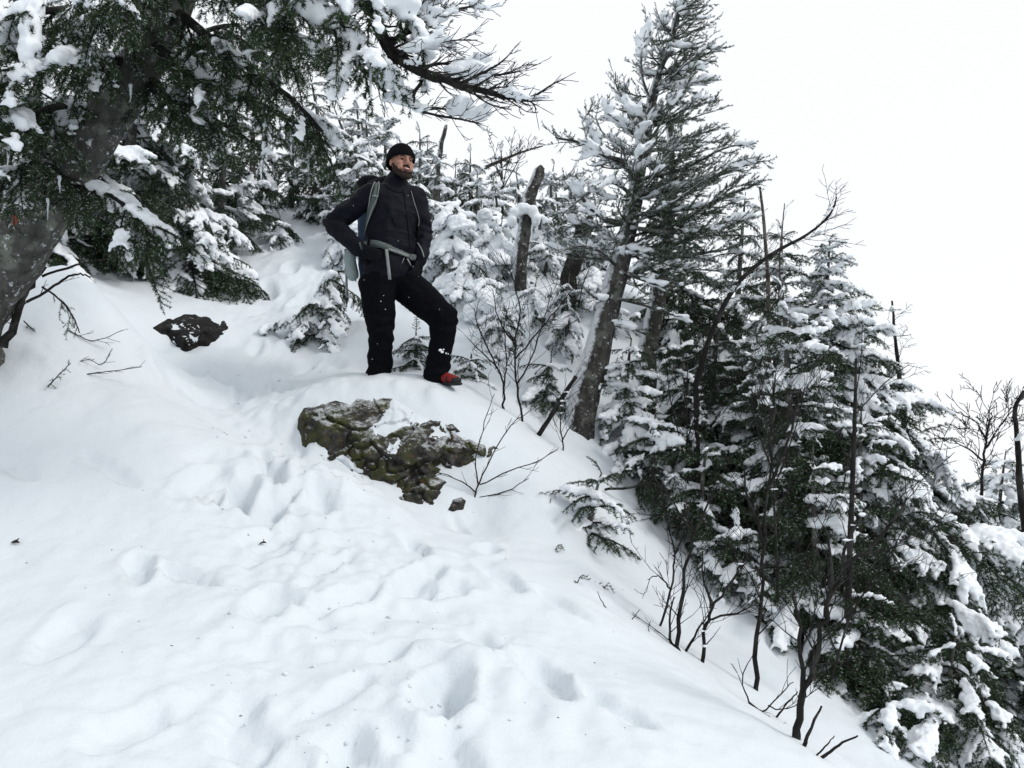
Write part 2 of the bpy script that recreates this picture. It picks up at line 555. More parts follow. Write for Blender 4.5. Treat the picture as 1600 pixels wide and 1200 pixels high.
def H0(x, y):
    x = np.asarray(x, float); y = np.asarray(y, float)
    sh = x.shape
    xf, yf = x.ravel(), y.ravel()
    out = base_h(xf, yf)
    fade = (1 - ss(13, 17, yf)) * (1 - ss(1.0, 5.0, -yf)) * (1 - ss(7, 11, xf)) * (1 - ss(6, 10, -xf))
    k = np.where(fade > 0)[0]
    for s in range(0, len(k), 20000):
        kk = k[s:s + 20000]
        q = np.stack([xf[kk], yf[kk]], 1)
        d2 = ((q[:, None] - _A[None]) ** 2).sum(-1)
        out[kk] += fade[kk] * (_tpsk(d2) @ _W[:_n] + _W[_n] + q @ _W[_n + 1:])
    return out.reshape(sh)


def _hash(ix, iy, s):
    h = (ix.astype(np.int64) * 374761393 + iy.astype(np.int64) * 668265263 + s * 1442695041) & 0xFFFFFFFF
    h = ((h ^ (h >> 13)) * 1274126177) & 0xFFFFFFFF
    return ((h ^ (h >> 16)) & 0xFFFFFF) / float(0xFFFFFF)


def vn(x, y, s=0):
    ix, iy = np.floor(x), np.floor(y)
    fx, fy = x - ix, y - iy
    fx = fx ** 3 * (fx * (fx * 6 - 15) + 10); fy = fy ** 3 * (fy * (fy * 6 - 15) + 10)
    a = _hash(ix, iy, s); b_ = _hash(ix + 1, iy, s); c = _hash(ix, iy + 1, s); d = _hash(ix + 1, iy + 1, s)
    return (a + (b_ - a) * fx) * (1 - fy) + (c + (d - c) * fx) * fy - 0.5


def fbm2(x, y, o=4, s=0):
    r, a = 0, 1.0
    for i in range(o):
        r = r + a * vn(x * 2 ** i, y * 2 ** i, s + i * 17); a *= 0.5
    return r


_gx = np.arange(-10, 10.01, 0.04); _gy = np.arange(0.5, 18.01, 0.04)
_GX, _GY = np.meshgrid(_gx, _gy)
_HG = H0(_GX, _GY)


def HQ(x, y):
    """the smooth slope, looked up in a table"""
    fx = np.clip((np.asarray(x, float) + 10) / 0.04, 0, len(_gx) - 1.001); fy = np.clip((np.asarray(y, float) - 0.5) / 0.04, 0, len(_gy) - 1.001)
    ix, iy = fx.astype(int), fy.astype(int)
    fx, fy = fx - ix, fy - iy
    return (_HG[iy, ix] * (1 - fx) + _HG[iy, ix + 1] * fx) * (1 - fy) + (_HG[iy + 1, ix] * (1 - fx) + _HG[iy + 1, ix + 1] * fx) * fy


def hits(px, py, fn=None, y0=2.2, y1=16.0):
    """first meeting of the view rays through the pixels with the snow; arrays in, world points out"""
    fn = fn or HQ
    px = np.atleast_1d(np.asarray(px, float)); py = np.atleast_1d(np.asarray(py, float))
    u = (px - 800) / FPX; v = (600 - py) / FPX
    t1 = 1.0 / (CP - v * SP)
    dx, dz = u * t1, t1 * (SP + v * CP)
    ys = np.linspace(y0, y1, 400)
    best = np.full(len(px), y1)
    done = np.zeros(len(px), bool)
    prev = fn(dx * y0, np.full(len(px), y0)) - dz * y0
    for k in range(1, len(ys)):
        act = ~done
        if not act.any(): break
        cur = np.full(len(px), -1.0)
        cur[act] = fn(dx[act] * ys[k], np.full(act.sum(), ys[k])) - dz[act] * ys[k]
        new = act & (cur >= 0)
        w = prev[new] / (prev[new] - cur[new] + 1e-9)
        best[new] = ys[k - 1] + (ys[k] - ys[k - 1]) * np.clip(w, 0, 1)
        done |= new
        prev = np.where(act, cur, prev)
    return np.stack([dx * best, best, dz * best], 1)


def hit(px, py, **k):
    return Vector(hits([px], [py], **k)[0])

# footprints and hollows: pixel x, pixel y, half width, half length (m), turn (deg), depth (m)
DENTS = []
_rg = random.Random(5)
_trail = [(640, 1210), (560, 1090), (640, 1000), (520, 930), (600, 880), (470, 850), (560, 810), (420, 770), (500, 770), (380, 720), (430, 735)]
for (tx, ty) in _trail:
    for q in range(3):
        DENTS.append((tx + _rg.gauss(0, 75), ty + _rg.gauss(0, 26), _rg.uniform(.045, .085), _rg.uniform(.10, .18), _rg.uniform(-50, 30), _rg.uniform(.015, .042)))
DENTS += [
    (690, 1085, .085, .16, -10, .055), (850, 1060, .08, .17, 15, .05), (425, 945, .09, .12, 0, .04), (215, 890, .055, .12, 25, .05),
    (330, 775, .03, .09, -15, .05), (300, 900, .04, .17, 70, .035), (960, 1110, .06, .16, 40, .03), (430, 735, .06, .12, 30, .045),
    (455, 770, .05, .10, -20, .035), (410, 705, .05, .10, 20, .035), (180, 735, .040, .22, 62, .022), (30, 735, .040, .16, 62, .022),
    (380, 1130, .08, .16, 20, .035), (200, 1130, .07, .15, -30, .03), (100, 1000, .08, .17, 10, .025), (780, 890, .07, .17, 30, .035),
    (640, 905, .07, .14, -15, .035), (700, 1180, .08, .2, 0, .04), (880, 940, .06, .15, 40, .03),
    (440, 600, .07, .16, 30, .04), (480, 560, .07, .16, -20, .04), (400, 540, .06, .15, 10, .04), (440, 510, .07, .15, 30, .045), (470, 470, .07, .15, -15, .045),
    (420, 450, .07, .15, 25, .05), (455, 420, .07, .15, 0, .05), (520, 560, .06, .15, 40, .035), (380, 610, .06, .14, 20, .04),
    (350, 590, .06, .14, 60, .035), (270, 600, .1, .16, 30, .04), (310, 580, .07, .12, 0, .04), (530, 700, .05, .12, 40, .03),
]
MOUNDS = [(765, 1045, .10, .20, 10, .04), (285, 560, .14, .10, 20, .05), (250, 585, .12, .09, -20, .05), (230, 550, .10, .12, 0, .05), (300, 610, .08, .09, 0, .03),
          (500, 690, .05, .12, 60, .02), (455, 735, .04, .05, 0, .018), (500, 735, .04, .06, 30, .02), (420, 712, .035, .06, 60, .02), (560, 765, .05, .06, 60, .02),
          (590, 612, .30, .10, 80, .02), (676, 614, .06, .05, 0, .03), (735, 618, .06, .05, 0, .025), (568, 603, .06, .05, 0, .03), (622, 603, .05, .05, 0, .03)]


def ground_h(x, y):
    z = HQ(x, y)
    ins = (np.abs(x) < 9.5) & (y > 0.6) & (y < 17.5)
    z = np.where(ins, z, H0f(x, y, ins))
    near = 1 - ss(18, 60, np.hypot(x, y))
    z = z + near * (0.045 * fbm2(x * 1.3, y * 1.3, 3, 3) + 0.020 * fbm2(x * 5, y * 5, 3, 7) + 0.004 * fbm2(x * 19, y * 19, 2, 9))
    # the trodden line up the slope is lumpier
    xc = np.interp(y, [1.5, 2.5, 4.0, 5.0, 6.0, 7.0, 8.0, 10.0], [-.15, -.30, -.72, -1.15, -1.62, -1.85, -2.05, -2.4])
    wid = np.interp(y, [2, 4, 6, 10], [.95, .75, .50, .45])
    tr = np.exp(-((x - xc) / wid) ** 2) * ss(1.5, 2.5, y) * (1 - ss(10, 11.5, y))
    wx = x + 0.05 * vn(x * 6, y * 6, 41); wy = y + 0.05 * vn(x * 6, y * 6, 43)
    lump = np.abs(vn(wx * 6.5, wy * 4.5, 21)) + 0.5 * np.abs(vn(wx * 13, wy * 11, 22))
    z = z + near * tr * (0.060 * (lump - 0.30) + 0.085 * vn(wx * 2.6, wy * 1.9, 25) - 0.03)
    cru = np.maximum(0, np.abs(vn(wx * 24, wy * 20, 51)) - .12) + .6 * np.maximum(0, np.abs(vn(wx * 47, wy * 43, 53)) - .15)
    z = z + near * (tr * ss(-.12, .22, vn(x * 1.7, y * 1.7, 57)) + .10) * .036 * cru
    # small breaks along the lip of the bank
    for dl, sg in ((DENTS_W, -1), (MOUNDS_W, 1)):
        for (cx, cy, a, b_, w, d) in dl:
            k = np.where((np.abs(x - cx) < 0.6) & (np.abs(y - cy) < 0.6))
            if not len(k[0]): continue
            dx, dy = x[k] - cx, y[k] - cy
            c, s = math.cos(w), math.sin(w)
            uu, vv = (dx * c + dy * s) / a, (-dx * s + dy * c) / b_
            r = np.sqrt(uu * uu + vv * vv) + (0.55 * vn(x[k] * 11, y[k] * 11, 31) + 0.2 * vn(x[k] * 31, y[k] * 31, 33)) * (1 if a > .03 else .25)
            if sg < 0:
                z[k] += -1.15 * d * (1 - ss(0.62, 1.15, r)) + d * 0.35 * np.exp(-((r - 1.45) / 0.28) ** 2)
            else:
                z[k] += d * (1 - ss(0.2, 1.5, r))
    return z


def H0f(x, y, ins):
    z = np.zeros_like(x)
    k = ~ins
    z[k] = H0(x[k], y[k])
    return z


def _world(lst):
    p = hits([d[0] for d in lst], [d[1] for d in lst])
    return [(p[i, 0], p[i, 1], d[2], d[3], R(d[4]), d[5]) for i, d in enumerate(lst)]


DENTS_W, MOUNDS_W = _world(DENTS), _world(MOUNDS)


def axis(lo, hi, step, far_lo, far_hi, g=1.16):
    mid = list(np.arange(lo, hi, step))
    a, s = [], step
    while (a[-1] if a else hi) < far_hi:
        s *= g; a.append((a[-1] if a else mid[-1]) + s)
    b_, s = [], step
    while (b_[-1] if b_ else lo) > far_lo:
        s *= g; b_.append((b_[-1] if b_ else lo) - s)
    return np.array(b_[::-1] + mid + a)


gx = axis(-3.6, 3.0, 0.02, -420, 420)
gy = np.concatenate([axis(1.9, 6.6, 0.02, -300, 6.55)[:-1], axis(6.62, 14.0, 0.05, 6.6, 500)])
gy = np.unique(np.round(gy, 4)); gy = gy[np.concatenate([[True], np.diff(gy) > 0.008])]
GX, GY = np.meshgrid(gx, gy)
GZ = ground_h(GX, GY)
nx, ny = len(gx), len(gy)
ii = (np.arange(ny - 1)[:, None] * nx + np.arange(nx - 1)[None, :])
gq = np.stack([ii, ii + 1, ii + nx + 1, ii + nx], -1).reshape(-1, 4)
snow_ground = link('snow_slope', make_mesh('snow_slope', np.stack([GX, GY, GZ], -1).reshape(-1, 3), None, gq), M['snow'])
tag(snow_ground, kind='structure')


def gz(x, y):
    return float(ground_h(np.array([float(x)]), np.array([float(y)]))[0])


# ------------------------------------------------------------------ rocks that come out of the snow
def sdist(poly, q):
    """signed distance in pixels to a polygon, positive inside"""
    a, b_ = poly, np.roll(poly, -1, 0)
    dmin = np.full(len(q), 1e9); inside = np.zeros(len(q), bool)
    for A_, B_ in zip(a, b_):
        ab = B_ - A_
        t = np.clip(((q - A_) @ ab) / (ab @ ab), 0, 1)
        dmin = np.minimum(dmin, np.linalg.norm(q - (A_ + t[:, None] * ab), axis=1))
        c = ((A_[1] > q[:, 1]) != (B_[1] > q[:, 1]))
        xi = (B_[0] - A_[0]) * (q[:, 1] - A_[1]) / (B_[1] - A_[1] + 1e-9) + A_[0]
        inside ^= c & (q[:, 0] < xi)
    return np.where(inside, dmin, -dmin)


def rock_from_outline(name, poly, bulge, back, seed, mat, step=3.0, width=26.0, rough=1.0, wob=3.0, over=None, parent=None):
    """a thick lump that stands proud of the slope; over = outline of the rock that this lump of snow lies on"""
    poly = np.array(poly, float)
    x0, y0 = poly.min(0) - 24; x1, y1 = poly.max(0) + 24
    xs, ys = np.arange(x0, x1, step), np.arange(y0, y1, step)
    X, Y = np.meshgrid(xs, ys)
    q = np.stack([X.ravel(), Y.ravel()], 1)
    s_own = sdist(poly, q) + wob * fbm2(q[:, 0] / 24, q[:, 1] / 24, 3, seed + (50 if over is not None else 0))
    s = s_own if over is None else sdist(np.array(over, float), q) + (3 if seed != 21 else 8) * fbm2(q[:, 0] / 24, q[:, 1] / 24, 3, seed)
    base = hits(q[:, 0], q[:, 1])
    off = np.where(s > 0, bulge * (1 - np.exp(-np.maximum(s, 0) / width)) - 0.004, s * 0.006)
    V = np.empty((len(q), 3))
    for i in range(len(q)):
        p = Vector(base[i])
        o = off[i]
        if s[i] > -6:
            k = min(1, max(0, s[i] / 14 + .3))
            o += k * rough * (0.050 * fb(p, 3.5, 2) + 0.012 * fb(p + Vector((7, 3, 1)), 7, 2))
            _d, _c = mnoise.voronoi(p * 4.2 + Vector((fb(p, 6, 2), fb(p + Vector((4, 2, 0)), 6, 2), 0)) * .35)
            cv = mnoise.cell_vector(_c[0] * 7.3 + Vector((.5, .5, .5)))
            o += k * rough * ((p * 4.2 - _c[0]).dot(cv - Vector((.5, .5, .5))) * .085 + (cv.x - .5) * .045)
            cr = mnoise.voronoi(p * 2.6 + Vector((fb(p, 5, 2), fb(p + Vector((4, 2, 0)), 5, 2), fb(p + Vector((1, 6, 0)), 5, 2))) * .5)[0]
            if over is None:
                o += k * rough * (0.010 * fb(p, 20, 3) + 0.004 * fb(p, 55, 2))
            o -= k * rough * 0.04 * max(0.0, 1 - (cr[1] - cr[0]) / 0.07) * (1 if over is None else .4)
        if over is not None:
            o += 0.034 * (1 - math.exp(-max(0, s_own[i]) / 9)) - 0.012 if s_own[i] > 0 else -0.012 + s_own[i] * .003
        d = p.normalized()
        V[i] = p - d * o
    s = s_own
    nxx, nyy = len(xs), len(ys)
    ok = s > -14
    I = (np.arange(nyy - 1)[:, None] * nxx + np.arange(nxx - 1)[None, :]).ravel()
    Q = np.stack([I, I + nxx, I + nxx + 1, I + 1], 1)
    Q = Q[ok[Q].all(1)]
    used = np.unique(Q); mp = -np.ones(len(q), int); mp[used] = np.arange(len(used))
    F = mp[Q]; V = V[used]
    n = len(V)
    cen = V.mean(0)
    B = V + np.array([0, back, -0.35 * back])
    B = cen + np.array([0, back, -0.35 * back]) + (B - cen - np.array([0, back, -0.35 * back])) * 0.8
    e = np.concatenate([F[:, [0, 1]], F[:, [1, 2]], F[:, [2, 3]], F[:, [3, 0]]])
    cnt = {}
    for p_, q_ in e:
        k = (min(p_, q_), max(p_, q_)); cnt.setdefault(k, []).append((p_, q_))
    side = [(v[0][1], v[0][0], v[0][0] + n, v[0][1] + n) for v in cnt.values() if len(v) == 1]
    Q = np.concatenate([F, F[:, ::-1] + n, np.array(side)])
    lo = V[:, 2].min()
    org = Vector((cen[0], cen[1], lo))
    VV = np.vstack([V, B]) - np.array(org)
    return link(name, make_mesh(name, VV, None, Q), mat, parent, org if parent is None else org - parent.location)


BOULDER = [(470, 655), (476, 640), (505, 632), (522, 627), (548, 633), (557, 622), (600, 618), (614, 626), (640, 640), (668, 654), (690, 654), (712, 660), (730, 676), (744, 684), (782, 684), (786, 704), (752, 724), (716, 734),
           (692, 736), (680, 742), (702, 752), (684, 784), (654, 796), (622, 786), (594, 766), (566, 752), (546, 742), (535, 718), (505, 726), (498, 710), (480, 692)]
o = rock_from_outline('boulder', BOULDER, 0.15, 0.45, 11, M['rock'], 2.5)
boulder = tag(o, 'big mossy lichen covered boulder jutting from the snow under the hiker', 'boulder')
for poly in ([(576, 668), (594, 652), (606, 634), (614, 618), (642, 634), (672, 648), (690, 655), (668, 664), (644, 666), (622, 676), (602, 684), (588, 680)],
             [(668, 678), (684, 672), (700, 676), (692, 684), (674, 684)], [(520, 716), (536, 706), (552, 722), (580, 740), (560, 744), (538, 732)],
             [(600, 700), (622, 682), (632, 690), (620, 712), (606, 722)]):
    rock_from_outline('snow_patch', poly, 0.15, 0.05, 11, M['snow'], 2.5, 26.0, 1.0, 3.5, BOULDER, boulder)
o = rock_from_outline('rock', [(700, 790), (706, 778), (722, 774), (730, 782), (724, 796), (708, 802), (694, 800)], 0.06, 0.12, 5, M['rock'], 2.0, 8, 0.4)
tag(o, 'small dark rock in the snow just below the right end of the boulder', 'rock')
o = rock_from_outline('rock', [(668, 782), (676, 778), (682, 786), (678, 794), (667, 792)], 0.04, 0.08, 8, M['rock'], 2.0, 6, 0.25)
tag(o, 'tiny brown stone between the boulder foot and the small dark rock', 'rock')
o = rock_from_outline('rock', [(556, 738), (570, 733), (582, 740), (570, 750), (557, 748)], 0.03, 0.08, 9, M['rock'], 2.0, 7, 0.2)
tag(o, 'flat little stone half buried in snow at the lower left foot of the boulder', 'rock')
DARKROCK = [(238, 512), (262, 503), (295, 498), (324, 504), (340, 508), (345, 520), (336, 534), (326, 543), (300, 547), (284, 552), (272, 536), (260, 524)]
o = rock_from_outline('rock', DARKROCK, 0.15, 0.3, 21, M['rock_wet'], 2.5, 12, 1.0, 8.0)
tag(o, 'dark bare rock breaking through the snow of the trail left of the hiker', 'rock')
for poly in ([(258, 510), (278, 505), (305, 503), (318, 507), (292, 511), (268, 514)], [(283, 524), (298, 522), (312, 531), (308, 539), (298, 534)], [(262, 530), (272, 527), (281, 538), (280, 548), (270, 540)]):
    rock_from_outline('snow_patch', poly, 0.15, 0.04, 21, M['snow'], 2.0, 12, 1.0, 3.0, DARKROCK, o)

# clods of snow kicked loose along the track and on the lip of the bank: nobody could count them
_rc = np.random.default_rng(12)
cx = np.concatenate([_rc.normal(560, 130, 110), _rc.uniform(330, 600, 60), _rc.normal(440, 40, 40)])
cy = np.concatenate([_rc.uniform(700, 1190, 110), 0 * np.arange(60.), _rc.uniform(400, 640, 40)])
cy[110:170] = 655 + (cx[110:170] - 330) * .42 + _rc.normal(0, 12, 60)
cp = hits(cx, cy); cz = ground_h(cp[:, 0], cp[:, 1])
mb = MB()
for i in range(len(cx)):
    r_ = .003 + .007 * _rc.random() ** 2.5
    V = ICO1[0] * (1 + .28 * _rc.normal(size=(len(ICO1[0]), 1))) * r_ * np.array([1, 1, .75])
    mb.add(V + np.array([cp[i, 0], cp[i, 1], cz[i] + r_ * .1]), ICO1[1])
tag(link('snow_clods', mb.mesh('snow_clods'), M['snow']), 'loose clods and crumbs of snow along the trodden track', 'snow clods', kind='stuff')

# ------------------------------------------------------------------ the hiker
HY = 6.2


def hp(px, py, dy=0.0):
    return P(px, py, HY + dy)


def frame(yaw, pitch=0.0, roll=0.0):
    """columns: left, forward, up (forward = facing direction; yaw degrees from the camera direction towards +X)"""
    f = Vector((math.sin(R(yaw)), -math.cos(R(yaw)), 0))
    l = Vector((0, 0, 1)).cross(f)
    u = Vector((0, 0, 1))
    q = Matrix.Rotation(R(-pitch), 3, l) if pitch else Matrix.Identity(3)
    if roll: q = Matrix.Rotation(R(roll), 3, f) @ q
    l, f, u = q @ l, q @ f, q @ u
    return np.array([[l[i], f[i], u[i]] for i in range(3)])


FB = frame(40)


def chain(pts, radii, step=0.35, flat=None, F=FB):
    """ellipsoids strung along a polyline; radii may be numbers or (left, forward, up) triples"""
    out = []
    pts = [Vector(p) for p in pts]
    rr = [np.array(r if hasattr(r, '__len__') else (r, r, r), float) for r in radii]
    for i in range(len(pts) - 1):
        L = (pts[i + 1] - pts[i]).length
        n = max(2, int(L / (min(rr[i].min(), rr[i + 1].min()) * step)) + 1)
        for k in range(n + (i == len(pts) - 2)):
            t = k / n
            out.append((pts[i].lerp(pts[i + 1], t), rr[i] * (1 - t) + rr[i + 1] * t, F))
    return out


Fv = Vector(FB[:, 1]); Lv = Vector(FB[:, 0]); Uv = Vector((0, 0, 1))
# joints (his right is at picture left)
pelvis = hp(609, 428, 0); waist = hp(611, 388, 0); chest = hp(615, 335, 0); upper = hp(615, 304, 0.0); neck = hp(620, 286, 0.0)
r_sho, r_elb, r_wri = hp(580, 304, -.10), hp(520, 349, -.06), hp(560, 388, -.17)
l_sho, l_elb, l_wri = hp(649, 309, .12), hp(661, 366, .13), hp(656, 408, .00)
r_hip, r_kne, r_ank = hp(590, 446, -.05), hp(595, 516, -.08), hp(593, 592, .03)
l_hip, l_kne, l_ank = hp(632, 444, .05), hp(694, 496, -.10), hp(684, 584, -.02)
r_toe, l_toe = r_ank + Vector((.13, -.11, -.07)), hp(716, 606, -.13)

# head
HF = frame(33, 3, -4)
hl, hf, hu = (Vector(HF[:, i]) for i in range(3))
HC = hp(627, 256, -.02)


def hd(l, f, u):
    return HC + hl * l + hf * f + hu * u


def hand(wrist, direction, palm_n, size=1.0, curl=0.6, side=1):
    """palm, four unequal bent fingers and a thumb leaving the side of the palm"""
    d = direction.normalized(); n = palm_n.normalized(); s = d.cross(n).normalized() * side
    R3 = np.array([[s[i], n[i], d[i]] for i in range(3)])
    out = chain([wrist, wrist + d * .03], [.028 * size, .030 * size])
    pc = wrist + d * .055 * size
    out.append((pc, (.042 * size, .016 * size, .05 * size), R3))
    for k, (o, ln) in enumerate(((-.031, .068), (-.011, .078), (.010, .074), (.030, .058))):
        a = pc + d * .042 * size + s * o * size
        b1 = a + (d * math.cos(curl * .5) + n * math.sin(curl * .5)) * ln * .45 * size
        b2 = b1 + (d * math.cos(curl * 1.3) + n * math.sin(curl * 1.3)) * ln * .32 * size
        b3 = b2 + (d * math.cos(curl * 2.0) + n * math.sin(curl * 2.0)) * ln * .25 * size
        out += chain([a, b1, b2, b3], [.0095 * size, .009 * size, .0085 * size, .0075 * size])
    t0 = pc - d * .03 * size - s * .036 * size
    t1 = t0 + (d * .6 - s * .8 + n * .25).normalized() * .04 * size
    t2 = t1 + (d * .9 - s * .3 + n * .35).normalized() * .034 * size
    out += chain([t0, t1, t2], [.013 * size, .011 * size, .009 * size])
    return out


r_dir, r_nrm = (hp(585, 398, -.20) - r_wri), Vector((.35, .9, .1))
l_dir, l_nrm = (hp(650, 424, -.04) - l_wri), -Fv - Lv * .6
body = []
body += chain([pelvis, waist, chest, upper], [(.155, .11, .1), (.145, .10, .1), (.165, .115, .1), (.15, .095, .07)])
body += chain([upper, neck, hd(0, -.02, -.06)], [.075, .058, .055])
for a, b_, c in ((r_sho, r_elb, r_wri), (l_sho, l_elb, l_wri)):
    body += chain([upper, a, a.lerp(b_, .5), b_, b_.lerp(c, .4), c], [.06, .062, .05, .042, .042, .028])
body += hand(r_wri, r_dir, r_nrm, 1, .5, 1) + hand(l_wri, l_dir, l_nrm, 1, .7, -1)
for h_, k, a, t in ((r_hip, r_kne, r_ank, r_toe), (l_hip, l_kne, l_ank, l_toe)):
    body += chain([pelvis, h_, h_.lerp(k, .5), k, k.lerp(a, .35), a], [.09, .092, .076, .058, .056, .04])
    body += chain([a + Vector((0, 0, -.02)), a.lerp(t, .55) + Vector((0, 0, .005)), a.lerp(t, .8) + Vector((0, 0, .012))], [.040, .030, .018])
# skull, jaw, nose, brow, cheeks, ears
head = [(hd(0, -.005, .035), (.077, .097, .098), HF), (hd(0, .022, -.045), (.062, .068, .070), HF), (hd(0, .060, -.095), (.030, .028, .024), HF)]
head += chain([hd(0, .088, .012), hd(0, .104, -.012), hd(0, .112, -.028)], [.010, .0125, .0155], .3, None, HF)
head += [(hd(.012, .098, -.032), (.010, .010, .009), HF), (hd(-.012, .098, -.032), (.010, .010, .009), HF)]
head += chain([hd(-.045, .070, .028), hd(-.02, .086, .026), hd(.02, .086, .026), hd(.045, .070, .028)], [.014, .016, .016, .014], .3, None, HF)
for s in (-1, 1):
    head += [(hd(s * .042, .062, -.022), (.027, .026, .024), HF), (hd(s * .078, -.005, -.005), (.010, .018, .030), HF), (hd(s * .036, .070, -.055), (.024, .022, .022), HF)]
person_me = union_mesh('person', body + head, 0.0058, 3)
person = link('person', person_me, M['skin'])
tag(person, 'bearded hiker in black beanie and dark navy clothes standing hands on hips above the boulder', 'person')

# face details
for s in (-1, 1):
    e = union_mesh('eye', [(hd(s * .031, .082, .004), (.0125, .006, .0042), HF)], .0022, 2)
    link('eye', e, M['eye'], person)
    link('eyebrow', union_mesh('eyebrow', chain([hd(s * .014, .099, .020), hd(s * .032, .097, .025), hd(s * .050, .078, .020)], [.0045, .005, .0035], .3, None, HF), .002, 2), M['beard'], person)
link('lips', union_mesh('lips', chain([hd(-.034, .075, -.055), hd(-.016, .090, -.064), hd(0, .095, -.067), hd(.016, .090, -.064), hd(.034, .075, -.055)], [.005, .0078, .0085, .0078, .005], .3, None, HF), .002, 2), M['lip'], person)
link('teeth', union_mesh('teeth', chain([hd(-.027, .084, -.0575), hd(-.014, .0955, -.0635), hd(0, .1005, -.0660), hd(.014, .0955, -.0635), hd(.027, .084, -.0575)], [.0024, .0034, .0037, .0034, .0024], .3, None, HF), .0016, 2), M['teeth'], person)
brd = chain([hd(-.070, .012, -.015), hd(-.066, .020, -.055), hd(-.052, .050, -.092), hd(-.022, .078, -.115), hd(0, .086, -.118), hd(.022, .078, -.115), hd(.052, .050, -.092), hd(.066, .020, -.055), hd(.070, .012, -.015)],
            [.005, .009, .014, .018, .020, .018, .014, .009, .005], .3, None, HF)
for s_ in (-1, 1):
    brd += chain([hd(s_ * .066, .030, -.040), hd(s_ * .056, .050, -.062), hd(s_ * .040, .070, -.078)], [.006, .010, .012], .3, None, HF)
brd += chain([hd(-.02, .086, -.090), hd(0, .093, -.092), hd(.02, .086, -.090)], [.010, .011, .010], .3, None, HF)
brd += [(hd(s * .045, .060, -.070), (.015, .014, .019), HF) for s in (-1, 1)]
bm_ = union_mesh('beard', brd, .0035, 2)
displace(bm_, lambda p, n: .004 * mnoise.noise(p * 120))
link('beard', bm_, M['beard'], person)
mst = chain([hd(-.036, .076, -.058), hd(-.020, .090, -.046), hd(0, .097, -.043), hd(.020, .090, -.046), hd(.036, .076, -.058)], [.004, .0062, .0062, .0062, .004], .3, None, HF)
link('moustache', union_mesh('moustache', mst, .0025, 2), M['beard'], person)

# beanie: ribbed knit, folded brim, pulled over the ears
def beanie():
    mb = MB()
    tilt = Matrix.Rotation(R(-15), 3, hl)
    up = tilt @ hu; fw = tilt @ hf
    c = hd(0, -.004, .013)
    prof = [(-.012, .99), (-.014, 1.065), (-.004, 1.10), (.024, 1.10), (.032, 1.05), (.040, 1.02), (.062, .97), (.084, .86), (.104, .68), (.121, .44), (.128, .18), (.129, .02)]
    n = 72
    V = []
    for (z, r) in prof:
        for k in range(n):
            a = 2 * math.pi * k / n
            rib = 1 + (.022 if r > .3 else 0) * math.cos(a * 24)
            sag = -.010 * (1 - math.cos(2 * a)) * (z < .05) * .5
            V.append(c + hl * (math.cos(a) * r * rib * .090) + fw * (math.sin(a) * r * rib * .108 - .006) + up * (z + sag + .012))
    Q = [(i * n + k, i * n + (k + 1) % n, (i + 1) * n + (k + 1) % n, (i + 1) * n + k) for i in range(len(prof) - 1) for k in range(n)]
    mb.add([tuple(v) for v in V], None, Q)
    return mb.mesh('beanie')


link('beanie', beanie(), M['knit'], person)

# jacket with a stand-up collar, hood lump and baggy sleeves
jk = chain([hp(609, 436, 0), hp(608, 412, 0), waist, hp(609, 360, -.01), chest, upper], [(.195, .150, .06), (.192, .150, .09), (.186, .146, .1), (.192, .150, .1), (.196, .148, .1), (.165, .112, .085)])
jk += chain([upper, neck + Vector((0, 0, .022))], [.110, .080])
jk += chain([hp(590, 290, .02) - Fv * .07, hp(610, 284, .08) - Fv * .05, hp(634, 290, .10) - Fv * .02], [.050, .055, .045])   # hood lying on the shoulders
for a, b_, c in ((r_sho, r_elb, r_wri), (l_sho, l_elb, l_wri)):
    jk += chain([upper.lerp(a, .4), a, a.lerp(b_, .5), b_, b_.lerp(c, .45), c], [.09, .088, .080, .074, .068, .050])
jm = union_mesh('jacket', jk, .0085, 4)


def jfold(p, n):
    q = Vector((p.x * .6, p.y * .6, p.z * 1.5))
    f = fb(q, 7, 2) * .013 + fb(p + Vector((3, 1, 5)), 16, 2) * .006
    for j, w in ((r_elb, .16), (l_elb, .16), (waist, .14)):
        d = (p - j).length
        if d < w:
            f += .010 * (1 - d / w) * math.sin(95 * (p.z + .4 * p.x) + 5 * mnoise.noise(p * 9))
    return f


displace(jm, jfold)
link('jacket', jm, M['jacket'], person)
bvh = BVHTree.FromPolygons([v.co.copy() for v in jm.vertices], [tuple(p.vertices) for p in jm.polygons])


def on_jacket(px, py, off=.004):
    d = P(px, py, 1.0).normalized()
    h = bvh.ray_cast(Vector((0, 0, 0)), d)
    if h[0] is None:
        q = P(px, py, HY)
        h = bvh.find_nearest(q)
    n = h[1] if h[1].dot(d) < 0 else -h[1]
    return h[0] + n * off, n


# trousers
tr = chain([hp(609, 412, 0), hp(609, 432, 0), pelvis + Vector((0, 0, -.03))], [(.168, .125, .07), (.176, .135, .07), (.165, .13, .08)])
tr += chain([pelvis + Lv * -.03, r_hip, r_hip.lerp(r_kne, .5), r_kne, r_kne.lerp(r_ank, .4), r_ank.lerp(r_kne, .12), r_ank + Vector((-.01, .0, -.02))], [.12, .134, .120, .098, .088, .092, .104])
tr += chain([r_ank + Vector((-.06, .06, -.0)), r_ank + Vector((.02, -.03, -.02))], [.060, .085])
tr += chain([pelvis + Lv * .03, l_hip, l_hip.lerp(l_kne, .5), l_kne, l_kne.lerp(l_ank, .4), l_ank.lerp(l_kne, .15), l_ank + Vector((-.01, 0, .0))], [.12, .136, .122, .102, .090, .090, .097])
tm = union_mesh('trousers', tr, .009, 4)


